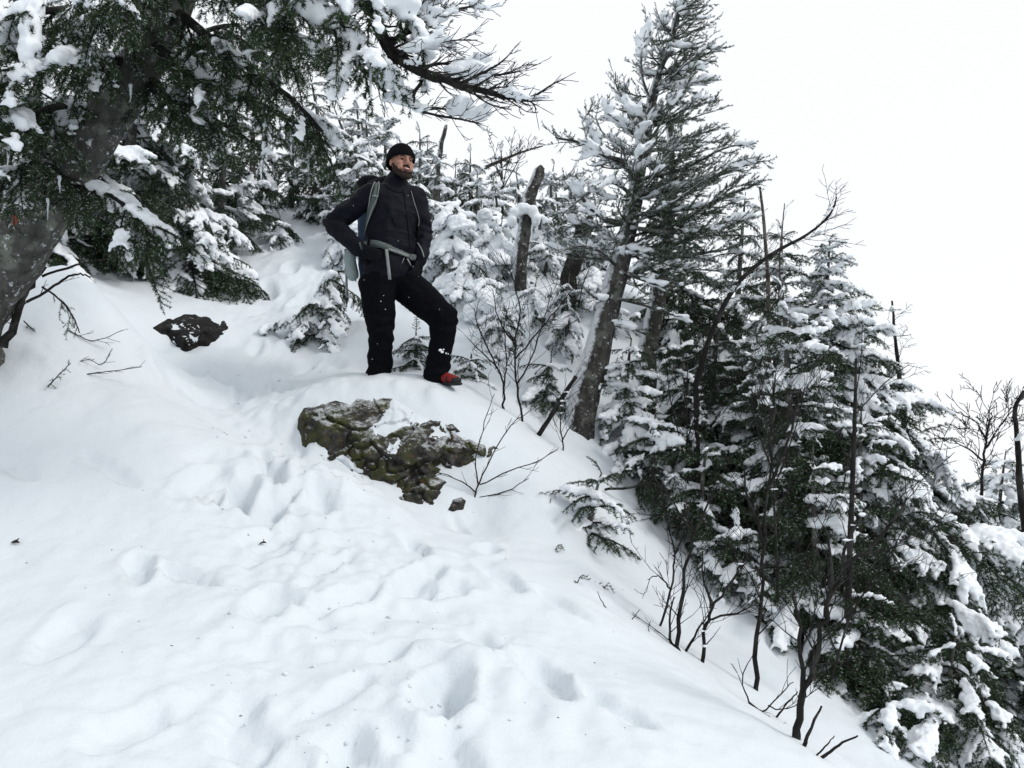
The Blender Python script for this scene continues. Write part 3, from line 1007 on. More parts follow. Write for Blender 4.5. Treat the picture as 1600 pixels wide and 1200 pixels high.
def tfold(p, n):
    f = fb(Vector((p.x, p.y, p.z * 1.8)), 6, 2) * .010 + fb(p, 15, 2) * .004
    for j, w in ((r_kne, .18), (l_kne, .17), (r_ank, .2), (l_ank, .18), (r_hip, .14), (l_hip, .14)):
        d = (p - j).length
        if d < w:
            f += .012 * (1 - d / w) * math.sin(70 * (p.z + .35 * p.x - .2 * p.y) + 6 * mnoise.noise(p * 7))
    return f


displace(tm, tfold)
link('trousers', tm, M['trouser'], person)
tbvh = BVHTree.FromPolygons([v.co.copy() for v in tm.vertices], [tuple(p.vertices) for p in tm.polygons])
for k, blobs in enumerate((hand(r_wri, r_dir, r_nrm, 1.0, .5, 1), hand(l_wri, l_dir, l_nrm, 1.0, .7, -1))):
    blobs = [(bb[0], np.asarray(bb[1]) + .0055, bb[2]) for bb in blobs]
    link('glove', union_mesh('glove', blobs, .0045, 1), M['packblack'], person)

# boots: red uppers, black toe rand and sole, laces
def boot(ank, toe, visible):
    d = toe - ank; d.z = 0; d = d.normalized(); s = d.cross(Uv)
    pit = (toe - (ank + Vector((0, 0, -.075)))).normalized()
    base = ank + Vector((0, 0, -.075))
    F3 = np.array([[s[i], d[i], Uv[i]] for i in range(3)])
    bl = chain([ank + Vector((0, 0, .05)), ank + Vector((0, 0, -.02)), base - d * .03 + Uv * .035], [.055, .055, (.042, .05, .04)], .35, None, F3)
    bl += chain([ank + Vector((0, 0, -.01)), base + d * .07 + Uv * .045, base + d * .15 + Uv * .030], [(.046, .05, .05), (.046, .05, .042), (.044, .045, .030)], .35, None, F3)
    o = link('boot', union_mesh('boot', bl, .006, 3), M['bootred'], person)
    so = chain([base - d * .055, base + d * .05, base + d * .15, base + d * .185], [(.040, .04, .014), (.044, .05, .013), (.048, .05, .014), (.036, .03, .014)], .2, None, F3)
    link('sole', union_mesh('sole', so, .005, 2), M['rubber'], o)
    tc = chain([base + d * .165 + Uv * .022 - s * .018, base + d * .178 + Uv * .022, base + d * .165 + Uv * .022 + s * .018], [(.026, .03, .026)] * 3, .3, None, F3)
    link('toe_cap', union_mesh('toe_cap', tc, .005, 2), M['rubber'], o)
    mb = MB()
    for q in range(4):
        a = base + d * (.055 + .025 * q) + Uv * (.094 - .0125 * q)
        mb.tube([a - s * .034 - Uv * .010, a + Uv * .004, a + s * .034 - Uv * .010 + d * .01], [.0035] * 3, 6)
    link('lace', mb.mesh('lace'), M['rubber'], o)
    mb = MB()
    a = base + d * .115
    mb.tube([a - s * .05, a - s * .045 + Uv * .045, a + Uv * .066, a + s * .045 + Uv * .045, a + s * .05], [.006] * 5, 6)
    link('spike_strap', mb.mesh('spike_strap'), M['rubber'], o)


boot(l_ank, l_toe, True)
boot(r_ank, r_toe, False)
# snow stuck to the trouser leg, a drawcord and a few flakes
for lst in (((688, 547, .010), (691, 550, .009), (693, 546, .006)), ((697, 552, .006), (700, 553, .005)), ((704, 555, .004), (706, 556, .003))):
    sp_ = []
    for (px, py, r_) in lst:
        h_ = tbvh.ray_cast(Vector((0, 0, 0)), P(px, py, 1).normalized())
        if h_[0] is not None: sp_.append((h_[0], (r_ * 1.3, r_ * .7, r_)))
    if sp_:
        link('snow_patch', union_mesh('snow_patch', sp_, .0025, 1), M['bsnow'], person)

# flakes of snow caught on the clothes
_rf = np.random.default_rng(8)
mb = MB()
for k in range(26):
    px, py = _rf.uniform(515, 712), _rf.uniform(300, 590)
    d_ = P(px, py, 1).normalized()
    hh = [h for h in (tbvh.ray_cast(Vector((0, 0, 0)), d_), bvh.ray_cast(Vector((0, 0, 0)), d_)) if h[0] is not None]
    if not hh: continue
    h_ = min(hh, key=lambda q: q[3])
    r_ = _rf.uniform(.0012, .0030)
    mb.add(ICO1[0] * r_ * np.array([1.2, .7, 1]) * (1 + .2 * _rf.normal(size=(len(ICO1[0]), 1))) + np.array(h_[0]), ICO1[1])
tag(link('snow_flakes', mb.mesh('snow_flakes'), M['bsnow'], person), kind='stuff')

# zips and the drawcord on the jacket
def ribbon(pts, w, th, mb, tint=.5):
    """flat band through (point, normal) pairs"""
    n = len(pts)
    V, Q = [], []
    for i, (p, nn) in enumerate(pts):
        a = pts[max(0, i - 1)][0]; b_ = pts[min(n - 1, i + 1)][0]
        s = (b_ - a).cross(nn).normalized() * (w[i] if hasattr(w, '__len__') else w) * .5
        V += [p - s, p + s, p + s + nn * th, p - s + nn * th]
    for i in range(n - 1):
        for k in range(4):
            Q.append((i * 4 + k, i * 4 + (k + 1) % 4, i * 4 + 4 + (k + 1) % 4, i * 4 + 4 + k))
    Q += [(3, 2, 1, 0), (n * 4 - 4, n * 4 - 3, n * 4 - 2, n * 4 - 1)]
    mb.add([tuple(v) for v in V], None, Q, tint)


def jpath(pix, off=.004, sub=4):
    out = []
    for (a, b_) in zip(pix[:-1], pix[1:]):
        for k in range(sub):
            t = k / sub
            out.append((a[0] + (b_[0] - a[0]) * t, a[1] + (b_[1] - a[1]) * t))
    out.append(pix[-1])
    pts = [on_jacket(x, y, off) for x, y in out]
    # ease out depth jumps
    for _ in range(2):
        pts = [pts[0]] + [((pts[i - 1][0] + pts[i][0] * 2 + pts[i + 1][0]) / 4, (pts[i - 1][1] + pts[i][1] * 2 + pts[i + 1][1]).normalized()) for i in range(1, len(pts) - 1)] + [pts[-1]]
    return pts


mb = MB(); ribbon(jpath([(630, 296), (633, 320), (637, 350), (640, 385)], .002), .007, .003, mb)
link('zip', mb.mesh('zip'), M['packblack'], person)
mb = MB(); ribbon(jpath([(604, 322), (612, 338), (619, 354)], .001), .010, .003, mb)
link('pocket_zip', mb.mesh('pocket_zip'), M['packblack'], person)
mb = MB(); ribbon(jpath([(600, 288), (612, 297), (622, 301), (630, 299)], .001), .012, .004, mb)
link('collar_seam', mb.mesh('collar_seam'), M['packblack'], person)

# ------------------------------------------------------------------ the backpack he wears
back = chest - Fv * .235 + Uv * -.10
pk = empty('backpack', back, 'grey green and blue backpack with pale straps worn by the hiker', 'backpack')
org = Vector(back)


def plink(name, me, mat, parent=None):
    """link a mesh modelled in world coordinates under the backpack"""
    me.transform(Matrix.Translation(-org))
    return link(name, me, mat, parent or pk)


def wob(me, a=.008, f=9):
    return displace(me, lambda p, n: a * fb(p, f, 2))


plink('pack_body', wob(union_mesh('pack_body', chain([back - Uv * .30, back - Uv * .1, back + Uv * .18, back + Uv * .30], [(.135, .09, .09), (.15, .10, .1), (.15, .10, .1), (.12, .08, .07)]), .010, 4)), M['packblue'])
plink('lid', wob(union_mesh('lid', chain([back + Uv * .36 - Lv * .06, back + Uv * .37, back + Uv * .36 + Lv * .06], [(.09, .095, .055)] * 3), .009, 4)), M['packblack'])
plink('side_pocket', wob(union_mesh('side_pocket', chain([hp(546, 402, .03), hp(551, 428, .05)], [(.04, .055, .075), (.042, .05, .06)]), .008, 4), .006), M['pack'])
plink('side_pocket', wob(union_mesh('side_pocket', chain([back + Lv * .16 - Uv * .28, back + Lv * .16 - Uv * .12], [(.04, .055, .075)] * 2), .008, 4), .006), M['pack'])
sp_w = [.022, .024, .030, .036, .040, .042, .042, .040, .036, .030, .026, .022, .018]
mb = MB(); ribbon(jpath([(588, 288), (584, 312), (577, 338), (570, 365)], .003), sp_w, .012, mb)
plink('shoulder_strap', mb.mesh('shoulder_strap'), M['belt'])
mb = MB()
for dx in (-5.0, 5.0):
    ribbon(jpath([(588 + dx * .7, 287), (585 + dx, 300), (581 + dx, 318), (575 + dx * .8, 340), (569 + dx * .5, 368)], .0155), .0065, .003, mb)
ribbon(jpath([(581, 306), (590, 307)], .0155), .010, .003, mb)
ribbon(jpath([(571, 340), (580, 341)], .0155), .012, .003, mb)
plink('strap_webbing', mb.mesh('strap_webbing'), M['strap'])
mb = MB(); ribbon(jpath([(643, 298), (650, 318), (655, 345), (654, 372)], .003), .024, .010, mb)
plink('shoulder_strap', mb.mesh('shoulder_strap'), M['packblack'])
mb = MB()
ribbon(jpath([(640, 300), (645, 318), (652, 340), (654, 360)], .014), .005, .003, mb)
ribbon(jpath([(653, 380), (659, 392), (662, 402)], .005), .008, .004, mb)
plink('strap_webbing', mb.mesh('strap_webbing'), M['strap'])
mb = MB(); ribbon(jpath([(562, 385), (580, 380), (597, 383), (612, 389), (630, 397), (648, 404)], .004), [.050] * 8 + [.042] * 4 + [.034] * 4 + [.030] * 5, .010, mb)
plink('hip_belt', mb.mesh('hip_belt'), M['belt'])
mb = MB(); ribbon(jpath([(606, 389), (618, 393), (632, 399), (640, 402)], .015), .016, .003, mb)
plink('belt_webbing', mb.mesh('belt_webbing'), M['strap'])
pb, nb = on_jacket(643, 401, .022)
xb = Vector((1, 0, -.3)); xb = (xb - nb * xb.dot(nb)).normalized(); yb = nb.cross(xb)
RB = np.array([[xb[i], yb[i], nb[i]] for i in range(3)])
mb = MB(); mb.box(pb, (.028, .021, .007), RB); mb.box(pb + nb * .008, (.014, .012, .004), RB); mb.box(pb - xb * .034, (.008, .016, .005), RB)
plink('buckle', mb.mesh('buckle', False), M['buckle'])
mb = MB(); a, nn = on_jacket(603, 390, .018); b_, _ = on_jacket(605, 412, .022); c = hp(609, 437, -.20)
ribbon([(a, nn), (a.lerp(b_, .5) + nn * .004, nn), (b_, nn), (b_.lerp(c, .5) + nn * .004, nn), (c, nn)], .021, .003, mb)
plink('hanging_strap', mb.mesh('hanging_strap'), M['strap'])
mb = MB(); a, nn = on_jacket(634, 404, .016); b_ = on_jacket(639, 417, .02)[0]
ribbon([(a, nn), (a.lerp(b_, .5), nn), (b_, nn)], [.012, .010, .004], .003, mb)
a, nn = on_jacket(629, 403, .014); b_ = on_jacket(626, 414, .018)[0]
ribbon([(a, nn), (a.lerp(b_, .5), nn), (b_, nn)], .005, .003, mb)
plink('strap_end', mb.mesh('strap_end'), M['strap'])

# trekking pole stowed on the side of the pack
pt, pe = hp(541, 412, .09), hp(542, 476, .10)
tp = empty('trekking_pole', pe, 'slim grey trekking pole hanging from the side of the backpack', 'trekking pole')
mb = MB(); mb.tube([pt - pe, (pt - pe) * .45, Vector((0, 0, .03))], [.009, .009, .007], 8)
link('shaft', mb.mesh('shaft'), M['pole'], tp)
mb = MB(); mb.tube([Vector((0, 0, .05)), Vector((0, 0, .028)), Vector((0, 0, 0))], [.010, .008, .003], 8)
link('tip', mb.mesh('tip'), M['rubber'], tp)
mb = MB(); mb.tube([(pt - pe) * 1.02 + Uv * .10, (pt - pe) * 1.0], [.014, .012], 8)
link('grip', mb.mesh('grip'), M['rubber'], tp)

# ------------------------------------------------------------------ growing branches
class Grow:
    """grows shoots; keeps wood segments, shoots that carry needles, and places where snow can lie"""
    def __init__(self, seed):
        self.r = random.Random(seed)
        self.np = np.random.default_rng(seed)
        self.seg, self.leaf, self.snow = [], [], []

    def rv(self, s):
        g = self.r.gauss
        return Vector((g(0, s), g(0, s), g(0, s)))

    def shoot(self, p, d, L, rad, lv, S, nrm):
        r = self.r
        step = S['seg'][min(lv, len(S['seg']) - 1)]
        n = max(2, int(L / step + .5))
        wander, bias = S.get('wander', .08), S.get('bias', Vector((0, 0, 0)))
        bw = S.get('bw', [0.0, 0.0, 0.0])[min(lv, 2)]
        d = d.normalized()
        side = 1 if r.random() < .5 else -1
        last = lv >= S['levels']
        for i in range(n):
            t0, t1 = i / n, (i + 1) / n
            d = (d + self.rv(wander) + bias * (bw / n)).normalized()
            q = p + d * (L / n)
            ra = rad * (1 - t0 * S.get('taper', .75)); rb = rad * (1 - t1 * S.get('taper', .75))
            self.seg.append((p, q, ra, rb, lv))
            if lv >= S.get('leaf_lv', 1) and t1 > S.get('leaf_from', 0.0) and r.random() < S.get('leaf_p', 1.0):
                self.leaf.append((p, q))
            if lv <= S.get('snow_lv', 1):
                self.snow.append((p.lerp(q, .5), d.copy(), lv, t1, L))
            if not last and t1 > S['start'][min(lv, len(S['start']) - 1)]:
                for sd in ((1, -1) if S.get('pair', True) else (side,)):
                    if r.random() > S.get('prob', .9): continue
                    ang = R(S['ang']) * r.uniform(.75, 1.2)
                    if S.get('flat', 1.0) > r.random():
                        s = d.cross(nrm)
                        if s.length < 1e-3: s = Vector((1, 0, 0))
                        s = s.normalized() * sd
                        s = (s + nrm * r.gauss(S.get('lift', 0.0), .22)).normalized()
                    else:
                        s = self.rv(1); s = (s - d * s.dot(d)).normalized()
                    cd = d * math.cos(ang) + s * math.sin(ang)
                    cl = L * S['ratio'][min(lv, len(S['ratio']) - 1)] * (1.0 - S.get('shrink', .62) * t1) * r.uniform(.65, 1.2)
                    if cl > S.get('minlen', .03):
                        self.shoot(q, cd, cl, max(S.get('rmin', .0016), rb * .55), lv + 1, S, nrm)
                side = -side
            p = q
        return p

    def along(self, pts, r0, r1, S, nrm=Vector((0, 0, 1)), L=None, t_from=.0, every=.07, scale=lambda t: 1.0):
        """side shoots along a given limb"""
        pts = [Vector(p) for p in pts]
        tot = sum((b - a).length for a, b in zip(pts[:-1], pts[1:]))
        acc, nxt = 0, tot * t_from
        side = 1
        for a, b in zip(pts[:-1], pts[1:]):
            l = (b - a).length; d = (b - a) / l
            while nxt < acc + l:
                t = nxt / tot
                p = a + d * (nxt - acc)
                self.snow.append((p, d.copy(), 0, t, tot))
                s = d.cross(nrm).normalized() * side
                if S.get('flat', 1) < self.r.random():
                    s = self.rv(1); s = (s - d * s.dot(d)).normalized()
                s = (s + nrm * self.r.gauss(S.get('lift', 0), .3)).normalized()
                ang = R(S['ang']) * self.r.uniform(.7, 1.25)
                cl = (L or tot * .4) * scale(t) * self.r.uniform(.5, 1.2)
                self.shoot(p, d * math.cos(ang) + s * math.sin(ang), cl, max(.0022, (r0 + (r1 - r0) * t) * .42), 1, S, nrm)
                side = -side if self.r.random() < .8 else side
                nxt += every * self.r.uniform(.5, 1.5)
            acc += l

    def wood(self, mb, minr=0.0, mul=1.0):
        if not self.seg: return
        A = [tuple(s[0]) for s in self.seg]; B = [tuple(s[1]) for s in self.seg]
        mb.segs(A, B, [max(minr, s[2] * mul) for s in self.seg], [max(minr * .7, s[3] * mul) for s in self.seg], 0.0)

    def leaves(self, mb, per_m, ln, wd, frost, flatten=.5, lo=0.0, hi=.82):
        if not self.leaf: return
        A = [tuple(s[0]) for s in self.leaf]; B = [tuple(s[1]) for s in self.leaf]
        mb.needles(A, B, per_m, ln, wd, self.np, flatten, frost, lo=lo, hi=hi)


def snow_blobs(g, amount, size, lvs=(0, 1), patch=3.5, seed=0, thr=-.05, up=Vector((0, 0, 1)), lng=1.5, tipfade=True):
    """rounded loads lying along the tops of the shoots"""
    out = []
    off = Vector((seed * 3.1, seed * 1.7, seed * .9))
    for (p, d, lv, t, L) in g.snow:
        if lv not in lvs: continue
        nz = mnoise.noise(p * patch + off)
        if nz < thr + (1 - amount) * .6: continue
        k = size * (1, .85, .42)[min(lv, 2)] * g.r.uniform(.7, 1.25) * (1 + .8 * max(0, nz))
        if tipfade: k *= (1 - .45 * t * (lv > 0))
        x = (d - up * d.dot(up))
        if x.length < .05: x = Vector((1, 0, 0))
        x.normalize(); y = up.cross(x)
        F = np.array([[x[i], y[i], up[i]] for i in range(3)])
        steep = abs(d.dot(up))
        rz = k * .62 * (1 - .45 * steep)
        out.append((p + up * (rz * .55 + .004), (k * lng, k, rz), F))
    return out


# needles and snow share one green / white sprig look; wood is a second material slot
def two_mat(mb_wood, mb_leaf, name, wood_mat, leaf_mat):
    V = np.concatenate(mb_wood.V + mb_leaf.V)
    t = np.concatenate(mb_wood.t + mb_leaf.t)
    T = [x for x in mb_wood.T] + [x + mb_wood.n for x in mb_leaf.T]
    Q = [x for x in mb_wood.Q]
    nT = sum(len(x) for x in mb_wood.T); nL = sum(len(x) for x in mb_leaf.T); nQ = sum(len(x) for x in Q)
    me = make_mesh(name, V, np.concatenate(T) if T else None, np.concatenate(Q) if Q else None, True, t)
    me.materials.append(wood_mat); me.materials.append(leaf_mat)
    mi = np.concatenate([np.zeros(nT, np.int32), np.ones(nL, np.int32), np.zeros(nQ, np.int32)])
    me.polygons.foreach_set('material_index', mi)
    return me


def islands(me, most, name):
    """the separate lumps of a mesh, largest first, each as a mesh of its own"""
    n = len(me.vertices)
    co = np.empty(n * 3, np.float32); me.vertices.foreach_get('co', co); co = co.reshape(-1, 3)
    ed = np.empty(len(me.edges) * 2, np.int32); me.edges.foreach_get('vertices', ed); ed = ed.reshape(-1, 2)
    lab = np.arange(n)
    while True:
        m = np.minimum(lab[ed[:, 0]], lab[ed[:, 1]])
        new = lab.copy()
        np.minimum.at(new, ed[:, 0], m); np.minimum.at(new, ed[:, 1], m)
        new = new[new]
        if (new == lab).all(): break
        lab = new
    quads = np.array([tuple(p.vertices) for p in me.polygons if len(p.vertices) == 4], np.int32).reshape(-1, 4)
    ids, cnt = np.unique(lab, return_counts=True)
    out = []
    for k in np.argsort(-cnt)[:most]:
        if cnt[k] < 24: continue
        sel = lab == ids[k]
        mp = -np.ones(n, int); mp[sel] = np.arange(sel.sum())
        q = quads[sel[quads[:, 0]]]
        m2 = make_mesh(name, co[sel], None, mp[q])
        m2.materials.append(M['bsnow'])
        out.append(m2)
    bpy.data.meshes.remove(me)
    return out


# ------------------------------------------------------------------ boughs of fir, each with a heavy and a light load of snow
def make_bough(seed, L, droop):
    g = Grow(seed)
    S = dict(seg=[.045, .04, .03], levels=2, start=[.12, .2], ratio=[.46, .42], ang=52, flat=.92, wander=.05, bias=Vector((0, 0, -1)), bw=[droop, .75, .5], leaf_lv=0, leaf_from=.08,
             snow_lv=2, prob=.93, minlen=.03, rmin=.0014, taper=.8, lift=-.12, shrink=.66)
    g.shoot(Vector((0, 0, 0)), Vector((1, 0, .12)), L, .006 + .007 * L, 0, S, Vector((0, 0, 1)))
    w, l = MB(), MB()
    g.wood(w, .0012)
    g.leaves(l, 540, .021, .0041, .07, .30)
    me = two_mat(w, l, 'bough', M['bark_dark'], M['needle'])
    sn = []
    for amt, sz, sd in ((.84, .026 + .009 * L, seed), (.46, .020 + .004 * L, seed + 9), (1.0, .048 + .020 * L, seed + 4)):
        bl = snow_blobs(g, amt, sz, (0, 1, 2), 4.0 / (L + .3), sd, -.22)
        if len(bl) < 4: bl = snow_blobs(g, 1.0, sz, (0, 1, 2), 4.0, sd, -.5)
        s = union_mesh('snow_load', bl, .0125 if L > .5 else .010, 3)
        displace(s, lambda p, n: .010 * mnoise.noise(p * 22) + .009 * mnoise.noise(p * 52))
        sn.append(islands(s, 4, 'snow_load'))
    return me, sn[0], sn[1], sn[2]


PROTO = {}
for Lp in (.28, .5, .8, 1.2):
    PROTO[Lp] = [make_bough(int(Lp * 100) + 7 * k, Lp, (.35, .7, 1.1)[k]) for k in range(3)]
PL = sorted(PROTO)


def put_bough(parent, p, az, elev, L, rng, snow=0.6, heavy=.6, roll=15, name='bough'):
    """a copy of a bough, and of its snow, in the tree's own frame (its base carries no turn)"""
    Lp = min(PL, key=lambda x: abs(math.log(x / L)))
    me, s1, s2, s3 = rng.choice(PROTO[Lp])
    o = bpy.data.objects.new(name, me)
    COL.objects.link(o)
    o.parent = parent
    o.location = p
    k = L / Lp
    o.scale = (k, k * rng.uniform(.85, 1.1), k)
    o.rotation_euler = (R(rng.gauss(0, roll)), -elev, az)
    if rng.random() < snow:
        for sm in ((s3 if heavy >= .95 and rng.random() < .6 else s1) if rng.random() < heavy else s2):
            s = bpy.data.objects.new('snow_load', sm)
            COL.objects.link(s)
            s.parent = o
    return o


def seen(p, m=160):
    x, y = proj(p)
    return -m < x < 1600 + m and -m < y < 1200 + m and p[1] > .8


def conifer(label, px, Y, top, Rad, seed, group=None, kind='fir_tree', cat='fir tree', snow=.8, heavy=.6, gap=.15, per=5, elev=(-22, 22), t0=.04, asym=(0, 0), pw=.8, trunk_r=None, dY=0.0, bare=0.0, rad_fn=None, topY=None, snow_fn=None, jit=9, ragged=0.0):
    """trunk from the snow at (px, Y) to the top pixel, hung with boughs in whorls"""
    rng = random.Random(seed)
    tp = P(top[0], top[1], (topY or Y) + dY)
    x0 = (px - 800) / FPX * Y
    base = Vector((x0, Y, 0))
    for _ in range(3):
        base.z = gz(base.x, Y)
        t = (Y * CP + base.z * SP)
        base.x = (px - 800) / FPX * t
    base.z = gz(base.x, Y) - .06
    e = empty(kind, base, label, cat, group)
    ax = tp - base
    H = ax.length
    bend = Vector((rng.gauss(0, .03 + ragged * .12), rng.gauss(0, .02), 0)) * H
    def at(t): return ax * t + bend * math.sin(math.pi * t)
    tr = trunk_r or (.012 + .017 * H)
    mb = MB()
    ts = [i / 12 for i in range(13)]
    mb.tube([at(t) for t in ts], [tr * (1 - t) ** .8 + .004 for t in ts], 8, .08, seed)
    link('trunk', mb.mesh('trunk'), M['bark'], e)
    n = max(4, int(H / gap))
    az = rng.uniform(0, 6)
    nb = 0
    for i in range(n):
        t = t0 + (1 - t0) * ((i + rng.uniform(-.2, .2)) / n)
        t = min(.985, max(0.01, t))
        prof = rad_fn(t) if rad_fn else (1 - t) ** pw
        for k in range(per):
            if rng.random() < bare: continue
            az += 2 * math.pi / per + rng.gauss(0, .35)
            if rng.random() < ragged: continue
            L = Rad * prof * rng.uniform(.7 - ragged, 1.18 + ragged) * (1 + asym[0] * math.cos(az - R(asym[1]))) + .12
            if L < .09: continue
            p = at(t)
            el = R(elev[0] + (elev[1] - elev[0]) * t ** 1.3 + rng.gauss(0, jit))
            tip = base + p + Vector((math.cos(az), math.sin(az), math.sin(el))) * L
            if not (seen(base + p, 60) or seen(tip, 60)): continue
            sn = snow if snow_fn is None else snow_fn(az, t) * snow
            put_bough(e, p, az, el, L, rng, sn, heavy)
            nb += 1
        az += .4
    # leader
    put_bough(e, at(.97), rng.uniform(0, 6), R(82), min(.2, max(.13, .04 * H)), rng, .35, .3, 5)
    return e



# ------------------------------------------------------------------ single limbs, snags, bare saplings
def px_path(pix, Y):
    """pixels (px, py[, dY]) at distance Y to a smooth path"""
    pts = [P(q[0], q[1], Y + (q[2] if len(q) > 2 else 0)) for q in pix]
    return smooth_path(pts)


def smooth_path(pts, sub=4):
    if len(pts) < 3: 
        return [pts[0].lerp(pts[-1], k / sub) for k in range(sub + 1)]
    out = []
    for i in range(len(pts) - 1):
        p0 = pts[max(0, i - 1)]; p1 = pts[i]; p2 = pts[i + 1]; p3 = pts[min(len(pts) - 1, i + 2)]
        for k in range(sub):
            t = k / sub
            out.append(.5 * ((2 * p1) + (p2 - p0) * t + (2 * p0 - 5 * p1 + 4 * p2 - p3) * t * t + (3 * p1 - p0 - 3 * p2 + p3) * t ** 3))
    out.append(pts[-1])
    return out


def limb(parent, name, pts, r0, r1, seed, S=None, L=.4, every=.06, t_from=.1, per_m=0, ln=.018, wd=.0032, frost=.2, flatten=.3, nrm=Vector((0, 0, 1)), scale=None,
         snow=0.0, snow_size=.03, snow_lvs=(0, 1), wood=None, leaf=None, minr=.0016, mul=1.0, patch=3.5, islands_max=10, voxel=.012, lo=0.0, hi=.82, jag=.06):
    """a limb with everything that grows on it as one part; each lump of snow it carries is a sub-part"""
    org = Vector(parent.location) if parent is not None else Vector(pts[0])
    pts = [Vector(p) - org for p in pts]
    rj = random.Random(seed)
    pts = [pts[0]] + [p + Vector((rj.gauss(0, 1), rj.gauss(0, 1), rj.gauss(0, 1))) * jag * r0 for p in pts[1:]]
    n = len(pts)
    w, l = MB(), MB()
    w.tube(pts, [r0 + (r1 - r0) * i / (n - 1) for i in range(n)], 7 if r0 > .012 else 5, .10, seed, 0.0)
    g = Grow(seed)
    if S:
        g.along(pts, r0, r1, S, nrm, L, t_from, every, scale or (lambda t: 1.0))
        g.wood(w, minr, mul)
        if per_m: g.leaves(l, per_m, ln, wd, frost, flatten, lo, hi)
    wood = wood or M['bark_dark']
    if l.V:
        me = two_mat(w, l, name, wood, leaf or M['needle_rime'])
    else:
        me = w.mesh(name); me.materials.append(wood)
    o = link(name, me, None, parent, None if parent is not None else org)
    if snow > 0 and g.snow:
        bl = snow_blobs(g, snow, snow_size, snow_lvs, patch, seed % 13)
        if len(bl) > 2:
            s = union_mesh('snow_load', bl, voxel, 3)
            displace(s, lambda p, nn: .008 * mnoise.noise(p * 24) + .004 * mnoise.noise(p * 55))
            for m2 in islands(s, islands_max, 'snow_load'):
                link('snow_load', m2, None, o)
    return o


DOWN, UPV = Vector((0, 0, -1)), Vector((0, 0, 1))
# needled limb that hangs in a curtain
S_HANG = dict(seg=[.06, .045, .035], levels=2, start=[.1, .15], ratio=[.5, .45], ang=55, flat=.55, wander=.10, bias=DOWN, bw=[.3, .95, .8], leaf_lv=1, snow_lv=1, prob=.85, minlen=.03, lift=-.25, rmin=.0015, shrink=.5)
# dead, brittle twigs of an exposed limb
S_DEAD = dict(seg=[.06, .05, .035], levels=3, start=[.1, .2, .3], ratio=[.5, .48, .45], ang=48, flat=.45, wander=.13, bias=Vector((.7, 0, .5)), bw=[.3, .45, .3], leaf_lv=9, snow_lv=1, prob=.62, pair=True, minlen=.035, rmin=.0014, shrink=.5)
S_WIND = dict(seg=[.06, .05, .035], levels=3, start=[.1, .15, .2], ratio=[.5, .46, .42], ang=46, flat=.5, wander=.12, bias=Vector((.75, .1, .45)), bw=[.3, .9, .6], leaf_lv=1, leaf_p=.92, snow_lv=1, prob=.75, minlen=.03, rmin=.0016, shrink=.5)
S_LEFT = dict(S_WIND, bias=Vector((-.1, -.1, .6)), bw=[.3, .6, .5], leaf_lv=1, leaf_p=.75)

# ---- the old tree that leans in from the left
LT = hit(-45, 548)
lt = empty('spruce_tree', LT, 'old leaning spruce with a thick grey trunk and overhanging icicle hung limbs at left', 'spruce tree')
tp_ = [LT + Vector((-.05, .05, -.15))] + [P(x, y, Y) for x, y, Y in ((-62, 520, 5.05), (-14, 450, 4.95), (34, 378, 4.85), (80, 305, 4.75), (130, 232, 4.65), (182, 160, 4.6), (230, 85, 4.55), (275, 5, 4.5), (315, -90, 4.45), (360, -220, 4.4))]
tp_ = smooth_path(tp_, 5)
nn_ = len(tp_)
mb = MB()
mb.tube([p - LT for p in tp_], [(.195 - .13 * i / (nn_ - 1)) * (1 + .35 * max(0, 1 - i / 7)) for i in range(nn_)], 28, .05, 3)
me = mb.mesh('trunk')
displace(me, lambda p, n: .016 * fb(Vector((p.x, p.y, p.z * .55)), 9, 3) + .008 * fb(p, 34, 2))
link('trunk', me, M['bark'], lt)

H = lambda pix, Y: px_path(pix, Y)
